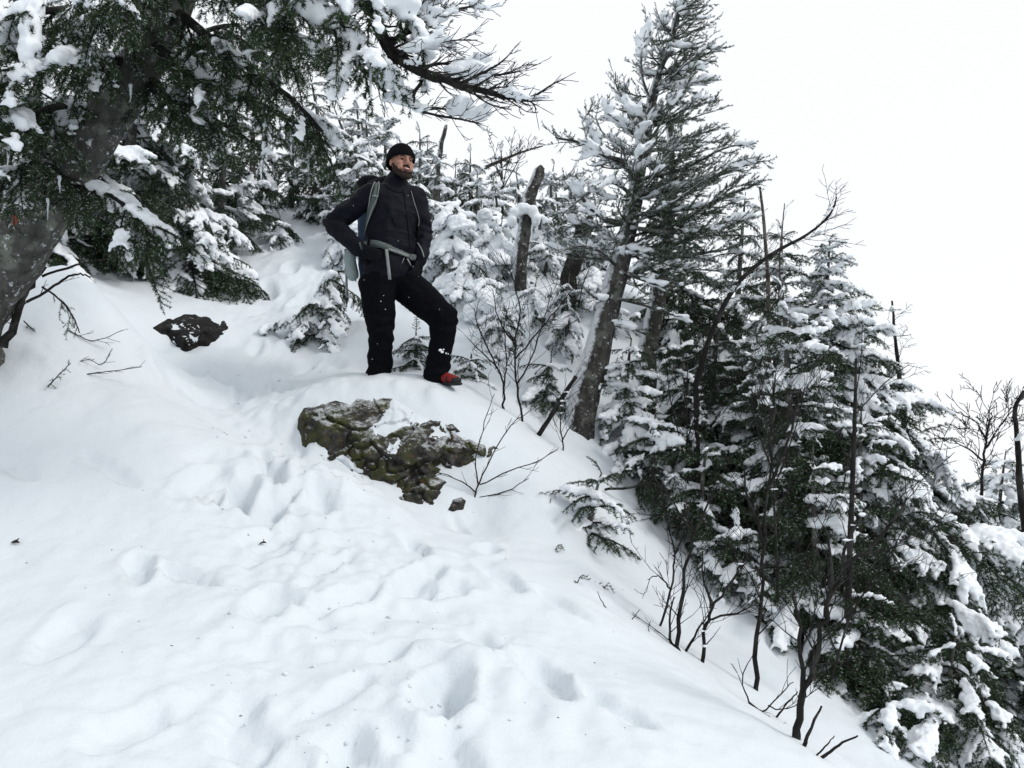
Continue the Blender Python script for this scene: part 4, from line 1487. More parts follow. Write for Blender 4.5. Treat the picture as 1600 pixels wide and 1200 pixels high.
# hanging, needled limbs: path, distance, radii (m), shoot length, seed, snow
HANG = [
    ([(225, 60), (300, 112, -.1), (375, 148, -.2), (440, 180, -.3), (506, 222, -.3)], 4.5, .030, .008, .34, 1, .95, .050),
    ([(265, 10), (330, 62, -.2), (395, 110, -.3), (450, 150, -.4), (505, 205, -.4)], 4.5, .026, .007, .30, 2, .75, .038),
    ([(200, 110), (250, 145, -.1), (300, 170, -.2), (360, 200, -.2), (410, 235, -.2)], 4.6, .024, .006, .36, 3, .35, .030),
    ([(300, -60), (390, -30, -.3), (470, 10, -.5), (540, 55, -.6), (600, 108, -.7)], 4.4, .028, .008, .26, 4, 1.0, .062),
    ([(320, -90), (420, -70, -.3), (500, -50, -.5), (575, -20, -.6), (640, 20, -.6)], 4.4, .028, .008, .26, 5, .8, .05),
    ([(310, -80), (350, -20, -.3), (400, 20, -.4), (450, 60, -.5), (490, 95, -.5)], 4.4, .020, .005, .22, 6, .5, .035),
    ([(215, 100), (150, 92, -.3), (80, 100, -.5), (10, 130, -.6), (-60, 170, -.6)], 4.6, .026, .007, .34, 7, .8, .045),
    ([(250, 50), (170, 20, -.3), (90, 15, -.5), (10, 30, -.6), (-60, 60, -.6)], 4.6, .026, .007, .34, 8, .7, .042),
    ([(170, 175), (100, 165, -.2), (50, 180, -.4), (0, 200, -.5), (-60, 240, -.5)], 4.65, .024, .006, .32, 9, .8, .045),
    ([(100, 290), (160, 300, -.2), (205, 330, -.3), (240, 375, -.35)], 4.7, .018, .005, .26, 11, .3, .03),
    ([(110, 270), (60, 255, -.2), (20, 265, -.3), (-40, 300, -.3)], 4.65, .016, .005, .28, 12, .6, .035),
    ([(290, -40), (240, -20, -.4), (180, -10, -.6), (120, 0, -.7)], 4.5, .02, .006, .3, 14, .5, .035),
    ([(330, -110), (370, -60, .2), (410, -10, .4), (440, 50, .6), (450, 100, .7)], 4.4, .02, .006, .28, 15, .5, .04),
    ([(240, 70), (290, 60, .3), (350, 40, .5), (400, 45, .7), (440, 80, .8)], 4.6, .02, .006, .30, 16, .6, .04),
]
LIMBS = []
for (pix, Y, r0, r1, Lg, sd, sn, ss_) in HANG:
    LIMBS.append(limb(lt, 'limb', H(pix, Y), r0, r1, 100 + sd, S_HANG, Lg * .82, .040, .06, 640, .019, .0040, .13, .2, scale=lambda t: 1.1 - .55 * t, snow=sn * (1 if sd in (1, 4, 5) else .95), snow_size=ss_ * (1 if sd in (1, 4, 5) else .8), snow_lvs=(0,) if sd in (1, 4) else (0, 1), patch=2.6, islands_max=8, voxel=.013))
# thick boughs that hang from those limbs
_rb = random.Random(77)
for (pix, Y, r0, r1, Lg, sd, sn, ss_) in HANG:
    pp = H(pix, Y)
    for k in range(2, len(pp) - 1, 1):
        for q in range(2):
            if _rb.random() < .45 or (sd in (1, 3, 17) and k > len(pp) * .62): continue
            p = pp[k].lerp(pp[k - 1], _rb.random()) - LT
            d = (pp[k] - pp[k - 1]).normalized()
            az = math.atan2(d.y, d.x) + _rb.choice((-1, 1)) * _rb.uniform(.4, 1.3)
            put_bough(lt, p, az, R(_rb.gauss(-30, 16)), _rb.uniform(.24, .42), _rb, .16 + .26 * sn, .45, 25)
# the bare limbs that reach out over the trail against the sky
BARE = [
    ([(520, -60), (575, 10, 0), (615, 85, 0), (668, 116, -.05), (722, 132, -.1), (775, 146, -.1), (816, 158, -.1)], 3.9, .034, .010, .17, 1, .30, .026),
    ([(812, 157, -.1), (835, 150, -.1), (862, 133, -.1), (884, 121, -.1)], 3.9, .008, .002, .08, 2, .25, .013),
    ([(720, 130, -.1), (752, 115, -.1), (780, 100, -.1), (800, 82, -.1)], 3.9, .009, .002, .09, 3, .35, .018),
    ([(608, 70, 0), (640, 48, .05), (675, 35, .05), (705, 15, .1), (746, 8, .1)], 3.9, .018, .003, .17, 4, .85, .028),
    ([(560, -10, .1), (600, 10, .1), (650, 15, .1), (690, -5, .1)], 3.95, .012, .003, .16, 5, .6, .025),
    ([(490, 66, .0), (545, 92, 0), (585, 125, 0), (612, 152, 0), (650, 171, 0), (690, 182, 0), (748, 192, 0)], 4.0, .013, .004, .14, 6, .45, .026),
    ([(646, 166, 0), (648, 145, 0), (660, 128, 0), (672, 118, 0)], 3.98, .010, .007, .06, 7, .3, .02),
    ([(615, 90, .1), (640, 70, .15), (665, 62, .2), (700, 70, .2)], 3.9, .010, .003, .15, 8, .5, .022),
    ([(690, 120, .1), (730, 112, .15), (770, 118, .15), (810, 112, .15)], 3.9, .009, .003, .15, 9, 1.0, .034),
    ([(650, 108, .1), (690, 100, .15), (725, 104, .15), (755, 95, .15)], 3.92, .009, .003, .14, 10, 1.0, .034),
    ([(660, 172, .05), (690, 170, .1), (720, 178, .1), (752, 186, .1)], 3.98, .008, .003, .11, 11, 1.0, .034),
    ([(775, 146, -.1), (800, 150, -.15), (830, 160, -.2), (838, 172, -.2)], 3.9, .008, .002, .10, 12, .4, .018),
    ([(740, 138, -.1), (745, 150, -.15), (770, 165, -.2), (800, 172, -.2)], 3.9, .006, .002, .10, 13, .3, .018),
    ([(625, 85, -.05), (650, 75, -.1), (690, 66, -.1), (735, 62, -.1)], 3.9, .008, .002, .14, 14, .8, .024),
]
for (pix, Y, r0, r1, Lg, sd, sn, ss_) in BARE:
    LIMBS.append(limb(lt, 'limb', H(pix, Y), r0, r1, 200 + sd, dict(S_DEAD, leaf_lv=2 if sd in (1, 4, 5, 8) else 3, leaf_p=.5), Lg, .017, .15 if sd != 1 else .30, 330, .014, .003, .25, .2, snow=min(1, sn + .15), snow_size=ss_, patch=5, islands_max=8, voxel=.010, minr=.0018, jag=.12))


def icicle(parent, px, y0, y1, Y, w):
    a, b_ = P(px, y0, Y), P(px + w * .3, y1, Y)
    L = (a - b_).length
    rng = random.Random(px * 7 + y0)
    pts, rs = [], []
    for k in range(9):
        t = k / 8
        pts.append(a.lerp(b_, t) - Vector(lt.location) + Vector((rng.gauss(0, .0012), rng.gauss(0, .0012), 0)))
        rs.append((.0085 * (1 - t) ** 1.1 + .0012) * w * (1 + .12 * math.sin(k * 2.1)))
    mb = MB(); mb.tube(pts, rs, 7)
    link('icicle', mb.mesh('icicle'), M['ice'], parent)


for (px, y0, y1, Y, w) in ((579, 105, 157, 3.72, 1), (543, 68, 112, 3.8, .9), (511, 28, 78, 3.85, 1.3), (504, 0, 30, 3.9, 1), (486, 5, 55, 3.9, .9), (528, 50, 95, 3.8, .7), (558, 85, 125, 3.75, .8), (565, 95, 118, 3.7, .6), (474, 20, 52, 3.9, .7)):
    icicle(LIMBS[3], px, y0, y1, Y, w)
for (px, y0, y1, Y, w) in ((204, 132, 160, 4.3, 1), (378, 155, 178, 4.2, .8), (408, 258, 290, 4.2, .7), (455, 215, 248, 4.15, .8), (482, 240, 270, 4.15, .7)):
    icicle(LIMBS[0], px, y0, y1, Y, w)
for (px, y0, y1, Y, w) in ((75, 310, 345, 4.3, .8), (93, 275, 302, 4.3, 1), (12, 225, 262, 4.1, 1.2), (140, 80, 105, 4.1, .7)):
    icicle(LIMBS[8], px, y0, y1, Y, w)

# ---- the windswept tree
KB = hit(905, 664)
kt = empty('spruce_tree', KB, 'tall windswept spruce with a bare leaning lower trunk, rime on its left side', 'spruce tree')
KY = KB.y
kp = smooth_path([KB + Vector((-.03, 0, -.15))] + [P(x, y, KY + d) for x, y, d in ((910, 640, 0), (935, 545, .02), (962, 440, .05), (984, 350, .08), (1000, 255, .1), (1020, 150, .1), (1045, 75, .1), (1062, 10, .1), (1070, -40, .1))], 5)
n = len(kp)
mb = MB()
mb.tube([p - KB for p in kp], [.124 * (1 - i / (n - 1)) ** 1.4 + .009 for i in range(n)], 20, .06, 5)
me = mb.mesh('trunk')
displace(me, lambda p, nn: .014 * fb(Vector((p.x, p.y, p.z * .5)), 11, 3) + .008 * fb(p, 36, 2))
link('trunk', me, M['bark_wind'], kt)
K_LEFT = [
    ([(992, 278), (973, 253, -.1), (940, 240, -.2), (905, 222, -.3), (867, 215, -.3)], .026, .006, .22, .9),
    ([(945, 241, -.2), (928, 210, -.25), (917, 185, -.3), (925, 166, -.3)], .012, .004, .16, 1.0),
    ([(970, 350), (945, 342, -.1), (920, 322, -.2), (896, 292, -.25), (880, 278, -.25)], .024, .005, .20, .9),
    ([(985, 305), (960, 285, -.1), (935, 292, -.2), (905, 312, -.3), (878, 335, -.3)], .016, .004, .20, 1.0),
    ([(962, 415), (935, 392, -.2), (905, 385, -.3), (880, 392, -.35)], .014, .004, .16, .8),
    ([(1016, 160), (1002, 115, 0), (1003, 70, 0), (1014, 42, 0)], .014, .004, .20, 1.0),
    ([(1010, 195), (985, 168, -.1), (965, 140, -.15), (962, 112, -.15)], .014, .004, .18, 1.0),
    ([(1004, 225), (975, 195, -.1), (955, 180, -.2), (948, 160, -.2)], .012, .004, .18, 1.0),
    ([(1054, 60), (1036, 42, 0), (1024, 12, 0)], .010, .003, .14, 1.0),
    ([(1000, 250), (965, 225, .2), (940, 205, .3), (930, 180, .3)], .012, .004, .2, 1.0),
    ([(978, 375), (950, 372, .1), (925, 350, .2), (900, 345, .2)], .012, .004, .2, 1.0),
    ([(945, 470), (925, 462, -.15), (905, 440, -.2)], .010, .003, .12, .6),
]
for k, (pix, r0, r1, Lg, sn) in enumerate(K_LEFT):
    limb(kt, 'limb', H(pix, KY), r0, r1, 300 + k, S_LEFT, Lg * .85, .028, .1, 440, .016, .0038, .20, .2, snow=sn, snow_size=.032, patch=4, islands_max=10, voxel=.013, wood=M['bark_wind'], minr=.0022, jag=.12)
K_RIGHT = [
    ([(1052, 72), (1090, 76, -.1), (1140, 74, -.2)], .010, .003, .14, .6), ([(1042, 110), (1078, 108, -.1), (1116, 96, -.2)], .010, .003, .16, .6),
    ([(1032, 140), (1080, 132, -.1), (1122, 124, -.2)], .010, .003, .18, .5), ([(1056, 45), (1080, 30, -.1), (1106, 30, -.1)], .009, .003, .14, .7),
    ([(1062, 18), (1085, 2, -.1), (1100, -10, -.1)], .008, .003, .14, .7), ([(1018, 195), (1055, 185, -.1), (1092, 150, -.2)], .012, .003, .20, .5),
    ([(1010, 240), (1060, 222, -.1), (1120, 200, -.2)], .014, .003, .24, .5), ([(1002, 280), (1070, 262, -.1), (1130, 232, -.2), (1172, 226, -.3)], .016, .004, .26, .6),
    ([(998, 305), (1080, 290, -.1), (1150, 262, -.2), (1192, 252, -.3)], .018, .004, .28, .7), ([(990, 335), (1080, 326, -.1), (1150, 300, -.2), (1188, 286, -.2)], .018, .004, .28, .5),
    ([(985, 355), (1070, 362, -.1), (1140, 345, -.2), (1178, 340, -.2)], .018, .004, .28, .4), ([(978, 385), (1050, 402, -.1), (1120, 392, -.2), (1162, 382, -.2)], .018, .004, .28, .35),
    ([(968, 425), (1040, 446, -.1), (1100, 440, -.2), (1150, 445, -.2)], .018, .004, .26, .3), ([(958, 465), (1010, 478, -.1), (1065, 498, -.1)], .014, .004, .22, .35),
    ([(945, 508), (985, 512, 0), (1020, 530, 0)], .012, .003, .16, .35), ([(1020, 180), (1060, 160, .3), (1085, 165, .5), (1120, 150, .6)], .012, .003, .22, .5),
    ([(1008, 255), (1060, 250, .3), (1100, 225, .6), (1140, 215, .7)], .014, .003, .26, .4), ([(1000, 300), (1060, 300, .3), (1110, 280, .6), (1160, 262, .7)], .014, .003, .28, .4),
    ([(985, 370), (1050, 350, .3), (1110, 330, .6), (1160, 310, .7)], .014, .003, .28, .3), ([(975, 400), (1040, 380, .3), (1100, 370, .6), (1150, 360, .7)], .014, .003, .28, .3),
    ([(1010, 215), (1040, 225, -.3), (1080, 210, -.4)], .010, .003, .18, .4), ([(965, 440), (1020, 420, .3), (1080, 420, .5), (1130, 425, .6)], .014, .003, .26, .3),
]
for k, (pix, r0, r1, Lg, sn) in enumerate(K_RIGHT):
    limb(kt, 'limb', H(pix, KY), r0, r1, 340 + k, S_WIND, Lg * .82, .028, .05, 560, .018, .0038, .20, .2, scale=lambda t: 1.1 - .6 * t, snow=min(1, sn + .25), snow_size=.028, patch=5, islands_max=8, voxel=.013, wood=M['bark_wind'], minr=.0022, jag=.12)

# the many short limbs that fill the crown
_rk = random.Random(31)
for k in range(84):
    t = _rk.uniform(.38, .985)
    q = kp[int(t * (n - 1))]
    left = _rk.random() < .42
    px_, py_ = proj(q)
    Lh = max(.13, 1.55 * (1 - t)) * _rk.uniform(.45, 1.0) * (.70 if left else 1)
    az = (math.pi if left else 0) + _rk.gauss(0, .75)
    if k % 4 == 0: az, Lh = -math.pi / 2 + _rk.gauss(0, .6), Lh * .8
    el = _rk.gauss(.25 if left else .18, .25)
    d = Vector((math.cos(az) * math.cos(el), math.sin(az) * math.cos(el), math.sin(el)))
    pts = smooth_path([q, q + d * Lh * .4 + Vector((0, 0, -.02)), q + d * Lh * .75, q + d * Lh + Vector((.06, 0, .10 * Lh))], 3)
    limb(kt, 'limb', pts, .006 + .010 * Lh, .003, 400 + k, S_LEFT if left else S_WIND, .09 + .15 * Lh, .030, .12, 520, .017, .0038, .22 if left else .14, .2,
         snow=.70 if left else .45, snow_size=.027 if left else .020, patch=5, islands_max=6, voxel=.013, wood=M['bark_wind'], minr=.0022, jag=.15)


# ---- broken trunks and snags
def snag(label, cat, pix, Y, r0, r1, seed, mat, name='dead_snag', twigs=0.0, snow=0.0, group=None, break_top=True, sz=.03, fixed_base=True, S=None, Lg=.2):
    pts = px_path(pix, Y)
    if fixed_base:
        b_ = pts[0]; g_ = Vector((b_.x, b_.y, gz(b_.x, b_.y) - .08))
        if g_.z < b_.z: pts = smooth_path([g_, g_.lerp(b_, .6)], 3) + pts
    org = Vector(pts[0])
    e = empty(name, org, label, cat, group)
    n = len(pts)
    mb = MB()
    rr = [r0 + (r1 - r0) * i / (n - 1) for i in range(n)]
    if break_top:
        pts.append(pts[-1] + (pts[-1] - pts[-2]).normalized() * r1 * .9 + Vector((r1 * .3, 0, 0))); rr.append(r1 * .45)
    mb.tube([p - org for p in pts], rr, 14, .07, seed)
    me = mb.mesh('trunk')
    displace(me, lambda p, nn: r0 * .22 * fb(Vector((p.x, p.y, p.z * .4)), .9 / r0, 3))
    t = link('trunk', me, mat, e)
    if twigs:
        limb(e, 'twigs', pts[2:-1], r1 * .5, r1 * .4, seed + 1, S or dict(S_DEAD, levels=2), Lg, twigs, .05, 0, snow=snow, snow_size=sz, wood=mat, minr=.002)
    elif snow:
        bl = [(p - org + Vector((-r0 * .5, 0, r1 * .7)), (r0 * 1.0, r0 * .9, r0 * .7)) for p in pts[-3:]]
        s = union_mesh('snow_cap', bl, .012, 3); displace(s, lambda p, nn: .01 * mnoise.noise(p * 20))
        link('snow_cap', s, M['bsnow'], e)
    return e


snag('upright broken snag, a rimed grey pole standing behind the bare shrub', 'dead tree', [(812, 412), (818, 365), (826, 318), (836, 285), (842, 268)], 8.5, .074, .058, 1, M['bark_wind'])
_s = [(P(x, y, 8.42), (rx, .07, rz)) for x, y, rx, rz in ((806, 332, .07, .05), (818, 326, .08, .06), (832, 330, .06, .06), (838, 342, .05, .07), (800, 345, .05, .06))]
s = union_mesh('snow_clump', _s, .012, 3); displace(s, lambda p, nn: .012 * mnoise.noise(p * 20))
s.transform(Matrix.Translation(-P(818, 326, 8.42)))
tag(link('snow_clump', s, M['bsnow'], None, P(818, 326, 8.42)), 'lump of snow wrapped round the middle of the upright broken snag', 'snow clump')
snag('leaning dark stump with a mossy broken top and snow plastered on its left side', 'dead tree', [(888, 436), (896, 412), (906, 382), (914, 350)], 8.2, .075, .082, 2, M['bark_dark'], snow=1)
snag('thin forked snag standing on the skyline right of the beanie', 'dead tree', [(684, 262), (688, 235), (692, 215), (697, 197)], 10.5, .035, .022, 3, M['bark_wind'])
snag('bare snowy pole slanting across the skyline left of the broken snag', 'dead tree', [(748, 266), (785, 250), (815, 238), (848, 228)], 11.2, .026, .008, 4, M['deadwood'], twigs=.16, snow=.8, sz=.02, fixed_base=False, Lg=.18, break_top=False)
snag('second trunk with a pale splintered top inside the windswept tree', 'dead tree', [(1010, 552), (1024, 480), (1038, 390), (1046, 310), (1049, 240), (1046, 196)], 7.5, .085, .030, 5, M['bark_wind'])
snag('leaning dead trunk with a bare tip that points up right above the firs', 'dead tree', [(1088, 600), (1112, 520), (1150, 446), (1205, 398), (1262, 366), (1297, 335), (1307, 308)], 6.5, .027, .005, 6, M['bark_dark'], twigs=.05, snow=.6, sz=.02, Lg=.36, S=dict(S_DEAD, levels=2, bias=Vector((.8, 0, .15))), break_top=False)
snag('dead upright sapling with short stubs, left of the leaning dead trunk', 'dead tree', [(1200, 430), (1196, 380), (1192, 330), (1187, 292)], 7.2, .019, .009, 7, M['deadwood'], twigs=.07, Lg=.14, break_top=False)
snag('dead upright shoot with stubs above the drooping snowy top', 'dead tree', [(1218, 400), (1222, 360), (1226, 318)], 7.3, .009, .004, 8, M['deadwood'], twigs=.08, Lg=.12, break_top=False)
snag('bare dead fir tip with whorls of stubs right of the tall fir', 'dead tree', [(1412, 640), (1404, 580), (1398, 520), (1394, 470)], 7.6, .026, .008, 9, M['bark_dark'], twigs=.035, Lg=.20, snow=.4, sz=.015, S=dict(S_DEAD, levels=2, bias=Vector((.4, 0, .2)), ang=75), break_top=False)
snag('grey snag at the far right edge with snow hooked on its tip', 'dead tree', [(1604, 850), (1594, 760), (1590, 690), (1586, 640), (1600, 612)], 8.0, .036, .015, 10, M['bark_dark'], twigs=.07, snow=.3, Lg=.2)
snag('short broken reddish brown stump far right behind the fir', 'dead tree', [(1520, 880), (1524, 850), (1532, 812)], 7.8, .055, .045, 11, M['deadwood'], snow=1)
snag('dark trunk standing in the lower right thicket', 'dead tree', [(1322, 1120), (1324, 980), (1328, 860), (1334, 700), (1338, 560)], 5.2, .026, .007, 12, M['bark_dark'], break_top=False)
snag('leaning dead pole at the foot of the windswept tree', 'dead tree', [(840, 682), (862, 648), (884, 612), (900, 588)], 6.2, .020, .014, 13, M['bark_dark'], break_top=False)


# ---- bare deciduous saplings and shrubs
S_BUSH = dict(seg=[.07, .055, .04], levels=3, start=[.15, .2, .25], ratio=[.55, .5, .45], ang=42, flat=.25, wander=.13, bias=UPV, bw=[.3, .45, .3], leaf_lv=9, snow_lv=0, prob=.5, pair=True, minlen=.04, rmin=.0012, shrink=.45)


def sapling(label, stems, Y, seed, r0=.010, Lg=.3, every=.09, name='bare_sapling', cat='sapling', group='bare saplings and shrubs on the slope', snow=0.42, mat=None, root=True, minr=.0016, S=None, t_from=.2):
    """several stems, each a part; stems are pixel paths, the first starts in the snow"""
    b_ = hit(*stems[0][0][:2]) if Y is None else P(stems[0][0][0], stems[0][0][1], Y)
    Yb = b_.y
    e = empty(name, b_, label, cat, group)
    for k, pix in enumerate(stems):
        pts = px_path(pix, Yb)
        if k == 0 and root: pts = [pts[0] + Vector((0, 0, -.07))] + pts
        rk = r0 * (.74 if k == 0 else .55)
        limb(e, 'stem', pts, rk, max(.002, rk * .30), seed * 20 + k, S or S_BUSH, Lg, every * .75, t_from, 0, snow=snow, snow_size=.012, snow_lvs=(0,), wood=mat or M['bark_dark'], minr=minr, jag=.5, islands_max=4, voxel=.008)
    return e


sapling('forked bare shrub nearest the red boot, with thin dark stems', [[(787, 642), (786, 600), (776, 575), (750, 548), (732, 530, .1)], [(787, 604), (792, 565), (788, 515), (796, 470, .1)], [(776, 576), (752, 520, -.1), (740, 480, -.2)]], None, 1, .012, .26, .07)
sapling('tall bare shrub with many fine twigs left of the windswept trunk', [[(818, 664), (808, 605), (805, 545), (811, 485), (800, 432), (781, 396)], [(806, 560), (838, 522, -.1), (870, 484, -.2), (908, 436, -.2)], [(808, 600), (830, 560, .1), (850, 500, .2), (862, 450, .2)], [(805, 540), (780, 500, .1), (770, 450, .2)]], None, 2, .013, .30, .06)
sapling('thin bare shrub low beside the leaning dead pole', [[(880, 706), (876, 660), (882, 620), (900, 585)], [(878, 690), (900, 655), (935, 625)]], None, 3, .008, .22, .07)
sapling('spreading bare twig bush in front of the right end of the boulder', [[(743, 781), (749, 755), (774, 702), (800, 664), (832, 640)], [(748, 757), (744, 716), (757, 660), (772, 615)], [(750, 757), (798, 735), (838, 722), (872, 702)], [(744, 779), (790, 768), (826, 748)], [(744, 770), (722, 752), (692, 741), (664, 733)]], None, 4, .0085, .15, .11, S=dict(S_BUSH, levels=2))
sapling('crooked bare sapling, thickest of the group at the edge of the slope', [[(1060, 1020), (1061, 950), (1076, 880), (1082, 832), (1070, 786)], [(1080, 850), (1100, 800), (1120, 760)], [(1082, 835), (1060, 800), (1042, 770)], [(1058, 1018), (1045, 985), (1052, 930)]], None, 5, .017, .26, .08)
sapling('bent thin sapling left of the crooked thick sapling', [[(1031, 982), (1050, 908), (1053, 862), (1040, 800), (1022, 756)], [(1052, 870), (1072, 820), (1078, 780)], [(1047, 920), (1030, 900), (1010, 905)]], None, 6, .010, .24, .08)
sapling('forked leaning sapling right of the crooked thick sapling', [[(1097, 1037), (1103, 975), (1112, 948), (1140, 912), (1160, 880), (1172, 850)], [(1069, 1022), (1092, 985), (1108, 958)], [(1106, 968), (1150, 958), (1195, 940)], [(1110, 950), (1100, 900), (1098, 860)]], None, 7, .015, .26, .08)
sapling('straight slim sapling standing tall before the dark firs', [[(1180, 1076), (1186, 965), (1194, 850), (1204, 720), (1210, 590)], [(1194, 850), (1170, 780), (1160, 720)], [(1200, 760), (1230, 690), (1250, 620)]], None, 8, .018, .30, .09)
sapling('thick curved sapling leaning right, last before the frosted fir', [[(1243, 1148), (1256, 1090), (1274, 1040), (1290, 965), (1318, 885), (1352, 800)], [(1256, 1088), (1250, 1000), (1240, 920)], [(1290, 965), (1300, 900), (1290, 820)], [(1318, 885), (1370, 850), (1420, 780)]], None, 9, .020, .32, .09)
sapling('low crooked twig bush at the foot of the straight sapling', [[(1170, 1096), (1190, 1112), (1215, 1090), (1240, 1065)], [(1170, 1096), (1160, 1060), (1172, 1030)], [(1200, 1102), (1230, 1108), (1280, 1075)]], None, 10, .007, .14, .08)
sapling('bare alder with reddish fine twigs before the dark fir at right', [[(1215, 940), (1212, 820), (1206, 700), (1208, 580)], [(1210, 760), (1240, 680), (1260, 600)], [(1208, 740), (1180, 660), (1172, 600)]], 5.0, 11, .011, .36, .07, root=False)
sapling('slim bare shoot in front of the tall fir', [[(1310, 800), (1330, 690), (1342, 590), (1347, 500)], [(1325, 720), (1290, 640), (1276, 600)], [(1335, 650), (1380, 600), (1420, 570)]], 5.6, 12, .008, .2, .10, root=False)
sapling('thin upright bare sapling behind the low fir, left of the dark firs', [[(1076, 780), (1072, 680), (1076, 560)], [(1074, 720), (1050, 640), (1040, 560)], [(1073, 690), (1095, 620), (1105, 560)]], 6.2, 13, .010, .26, .08, root=False)
sapling('bare shrub on the far right skyline before the whitened sky', [[(1535, 790), (1536, 730), (1540, 690), (1520, 655), (1495, 645)], [(1540, 700), (1560, 668), (1586, 640)], [(1538, 720), (1512, 700), (1490, 690)], [(1540, 690), (1546, 660), (1550, 645)]], 9.0, 14, .022, .40, .08, root=False, minr=.004)
sapling('bare twigs reaching through the lower right thicket', [[(1300, 1060), (1330, 960), (1380, 880), (1430, 800)], [(1330, 960), (1400, 930), (1450, 900)], [(1310, 1030), (1290, 960), (1300, 880)]], 4.7, 15, .009, .34, .07, root=False)
sapling('bare shrub top between the leaning stump and the windswept tree', [[(905, 480), (912, 440), (930, 400)], [(905, 480), (880, 450), (860, 440)]], 7.3, 16, .008, .2, .07, root=False)
sapling('bare twigs on the skyline left of the windswept tree', [[(790, 320), (788, 280), (800, 235)], [(789, 290), (810, 250), (830, 228)], [(790, 300), (775, 250), (770, 225)]], 11.0, 17, .014, .3, .08, root=False, minr=.004)

STK = 'loose sticks poking out of the snow at lower right'
def stick(label, pix, r, seed, cat='stick', name='stick', group=None, S=None, Lg=.08, every=.05, per_m=0, snow=0.0, Y=None):
    b_ = hit(*pix[0]) if Y is None else P(pix[0][0], pix[0][1], Y)
    pts = px_path(pix, b_.y)
    if Y is None: pts = [pts[0] - (pts[1] - pts[0]).normalized() * .05] + pts
    o = limb(None, name, pts, r, r * .45, seed, S, Lg, every, .2, per_m, frost=.25, snow=snow, snow_size=.014, minr=.0016, islands_max=3, voxel=.008, jag=.3)
    return tag(o, label, cat, group)


stick('dark stick slanting up beside the thick curved sapling', [(1258, 1160), (1268, 1135), (1284, 1104)], .008, 1)
stick('longer stick lying low toward the frosted fir', [(1288, 1180), (1312, 1164), (1342, 1149)], .007, 2)
stick('short forked stick between the two lower sticks', [(1278, 1178), (1292, 1163), (1304, 1150)], .004, 3)
stick('thin stick below the straight slim sapling', [(1215, 1118), (1230, 1098), (1246, 1080)], .006, 4)
stick('tiny bent twig in the open snow left of the bent sapling', [(946, 948), (938, 935), (934, 924)], .003, 5, 'twig', 'twig')
stick('tiny straight twig in the open snow below the bent twig', [(986, 970), (993, 961), (1000, 952)], .003, 6, 'twig', 'twig')
stick('tiny upright twig near the foot of the bent sapling', [(1015, 990), (1013, 980), (1017, 970)], .003, 7, 'twig', 'twig')
stick('snowy dead bough stuck flat over the snow below the windswept tree', [(945, 765), (985, 762), (1020, 757), (1052, 770)], .010, 8, 'branch', 'fallen_branch', None, dict(S_DEAD, levels=2), .14, .06, Y=6.0)
stick('slanting dark dead branch at the foot of the leaning trunk', [(4, 543), (28, 490), (44, 455), (66, 420)], .026, 9, 'branch', 'dead_branch', None, dict(S_DEAD, levels=2), .12, .16, Y=5.0)
stick('thin bare branch reaching right from the leaning trunk', [(42, 472), (85, 448), (108, 432), (125, 428), (142, 432)], .009, 10, 'branch', 'dead_branch', None, dict(S_DEAD, levels=2), .10, .12, Y=4.95)
stick('long thin bare branch above, reaching right over the dark low firs', [(66, 432), (120, 414), (165, 405), (200, 395), (246, 392)], .008, 11, 'branch', 'dead_branch', None, dict(S_DEAD, levels=2), .16, .10, Y=5.0)
S_SPRIG = dict(S_HANG, levels=2, bw=[.3, .6, .5])
stick('drooping green fir sprig poking from the bank at left', [(66, 448), (92, 466), (112, 492), (124, 520)], .007, 12, 'fir sprig', 'fir_sprig', None, S_SPRIG, .14, .03, 420, .5, Y=5.2)
stick('second short fir sprig under the drooping sprig at left', [(46, 510), (56, 520), (64, 532)], .004, 13, 'fir sprig', 'fir_sprig', None, S_SPRIG, .06, .02, 420, .2)
stick('fir tip with dry needles sticking up from the bank lip', [(74, 606), (88, 590), (110, 568)], .005, 14, 'fir sprig', 'fir_sprig', None, S_SPRIG, .06, .02, 360, .1)
S_TW = dict(S_BUSH, levels=2, bias=Vector((.6, 0, .3)), flat=.6)
stick('bare twig with upturned side shoots on the bank, upper of the pair', [(118, 522), (140, 532), (165, 528), (192, 516)], .004, 15, 'twig', 'twig', None, S_TW, .10, .05)
stick('bare branching twig flat on the bank, lower of the pair', [(135, 585), (160, 582), (190, 578), (222, 573)], .004, 16, 'twig', 'twig', None, S_TW, .10, .05)
stick('small dark twig spray between the two bank twigs', [(124, 565), (140, 562), (158, 570), (170, 556)], .003, 17, 'twig', 'twig', None, S_TW, .10, .035)
for lab, pix, sd in (('small buried fir tip left of the half buried sapling', [(868, 786), (858, 776), (848, 770)], 20), ('tiny pair of fir tips below the half buried sapling', [(902, 912), (906, 902), (912, 898)], 21),
                     ('tiny fir tip lowest on the open snow', [(940, 918), (950, 915), (956, 917)], 22), ('tiny fir tip just left of the sapling foot', [(868, 858), (872, 852), (878, 850)], 23)):
    stick(lab, pix, .003, sd, 'fir sprig', 'fir_sprig', 'buried fir tips on the open snow', S_SPRIG, .05, .02, 420, .2)


def chip(label, px, py, L, seed):
    p = hit(px, py); p.z = gz(p.x, p.y) + .004
    rng = random.Random(seed)
    mb = MB()
    mb.tube([Vector((-L, 0, 0)), Vector((-L * .4, .004, .006)), Vector((L * .3, -.004, .009)), Vector((L, 0, .004))], [L * .12, L * .32, L * .38, L * .1], 7, .25, seed, flat=(1, .6))
    mb.tube([Vector((L * .1, 0, .008)), Vector((L * .5, .01, .022))], [L * .16, L * .05], 5, .2, seed)
    o = link('bark_chip', mb.mesh('bark_chip', False), M['bark_dark'], None, p)
    o.rotation_euler = (0, 0, rng.uniform(-.6, .9))
    tag(o, label, 'bark chip')


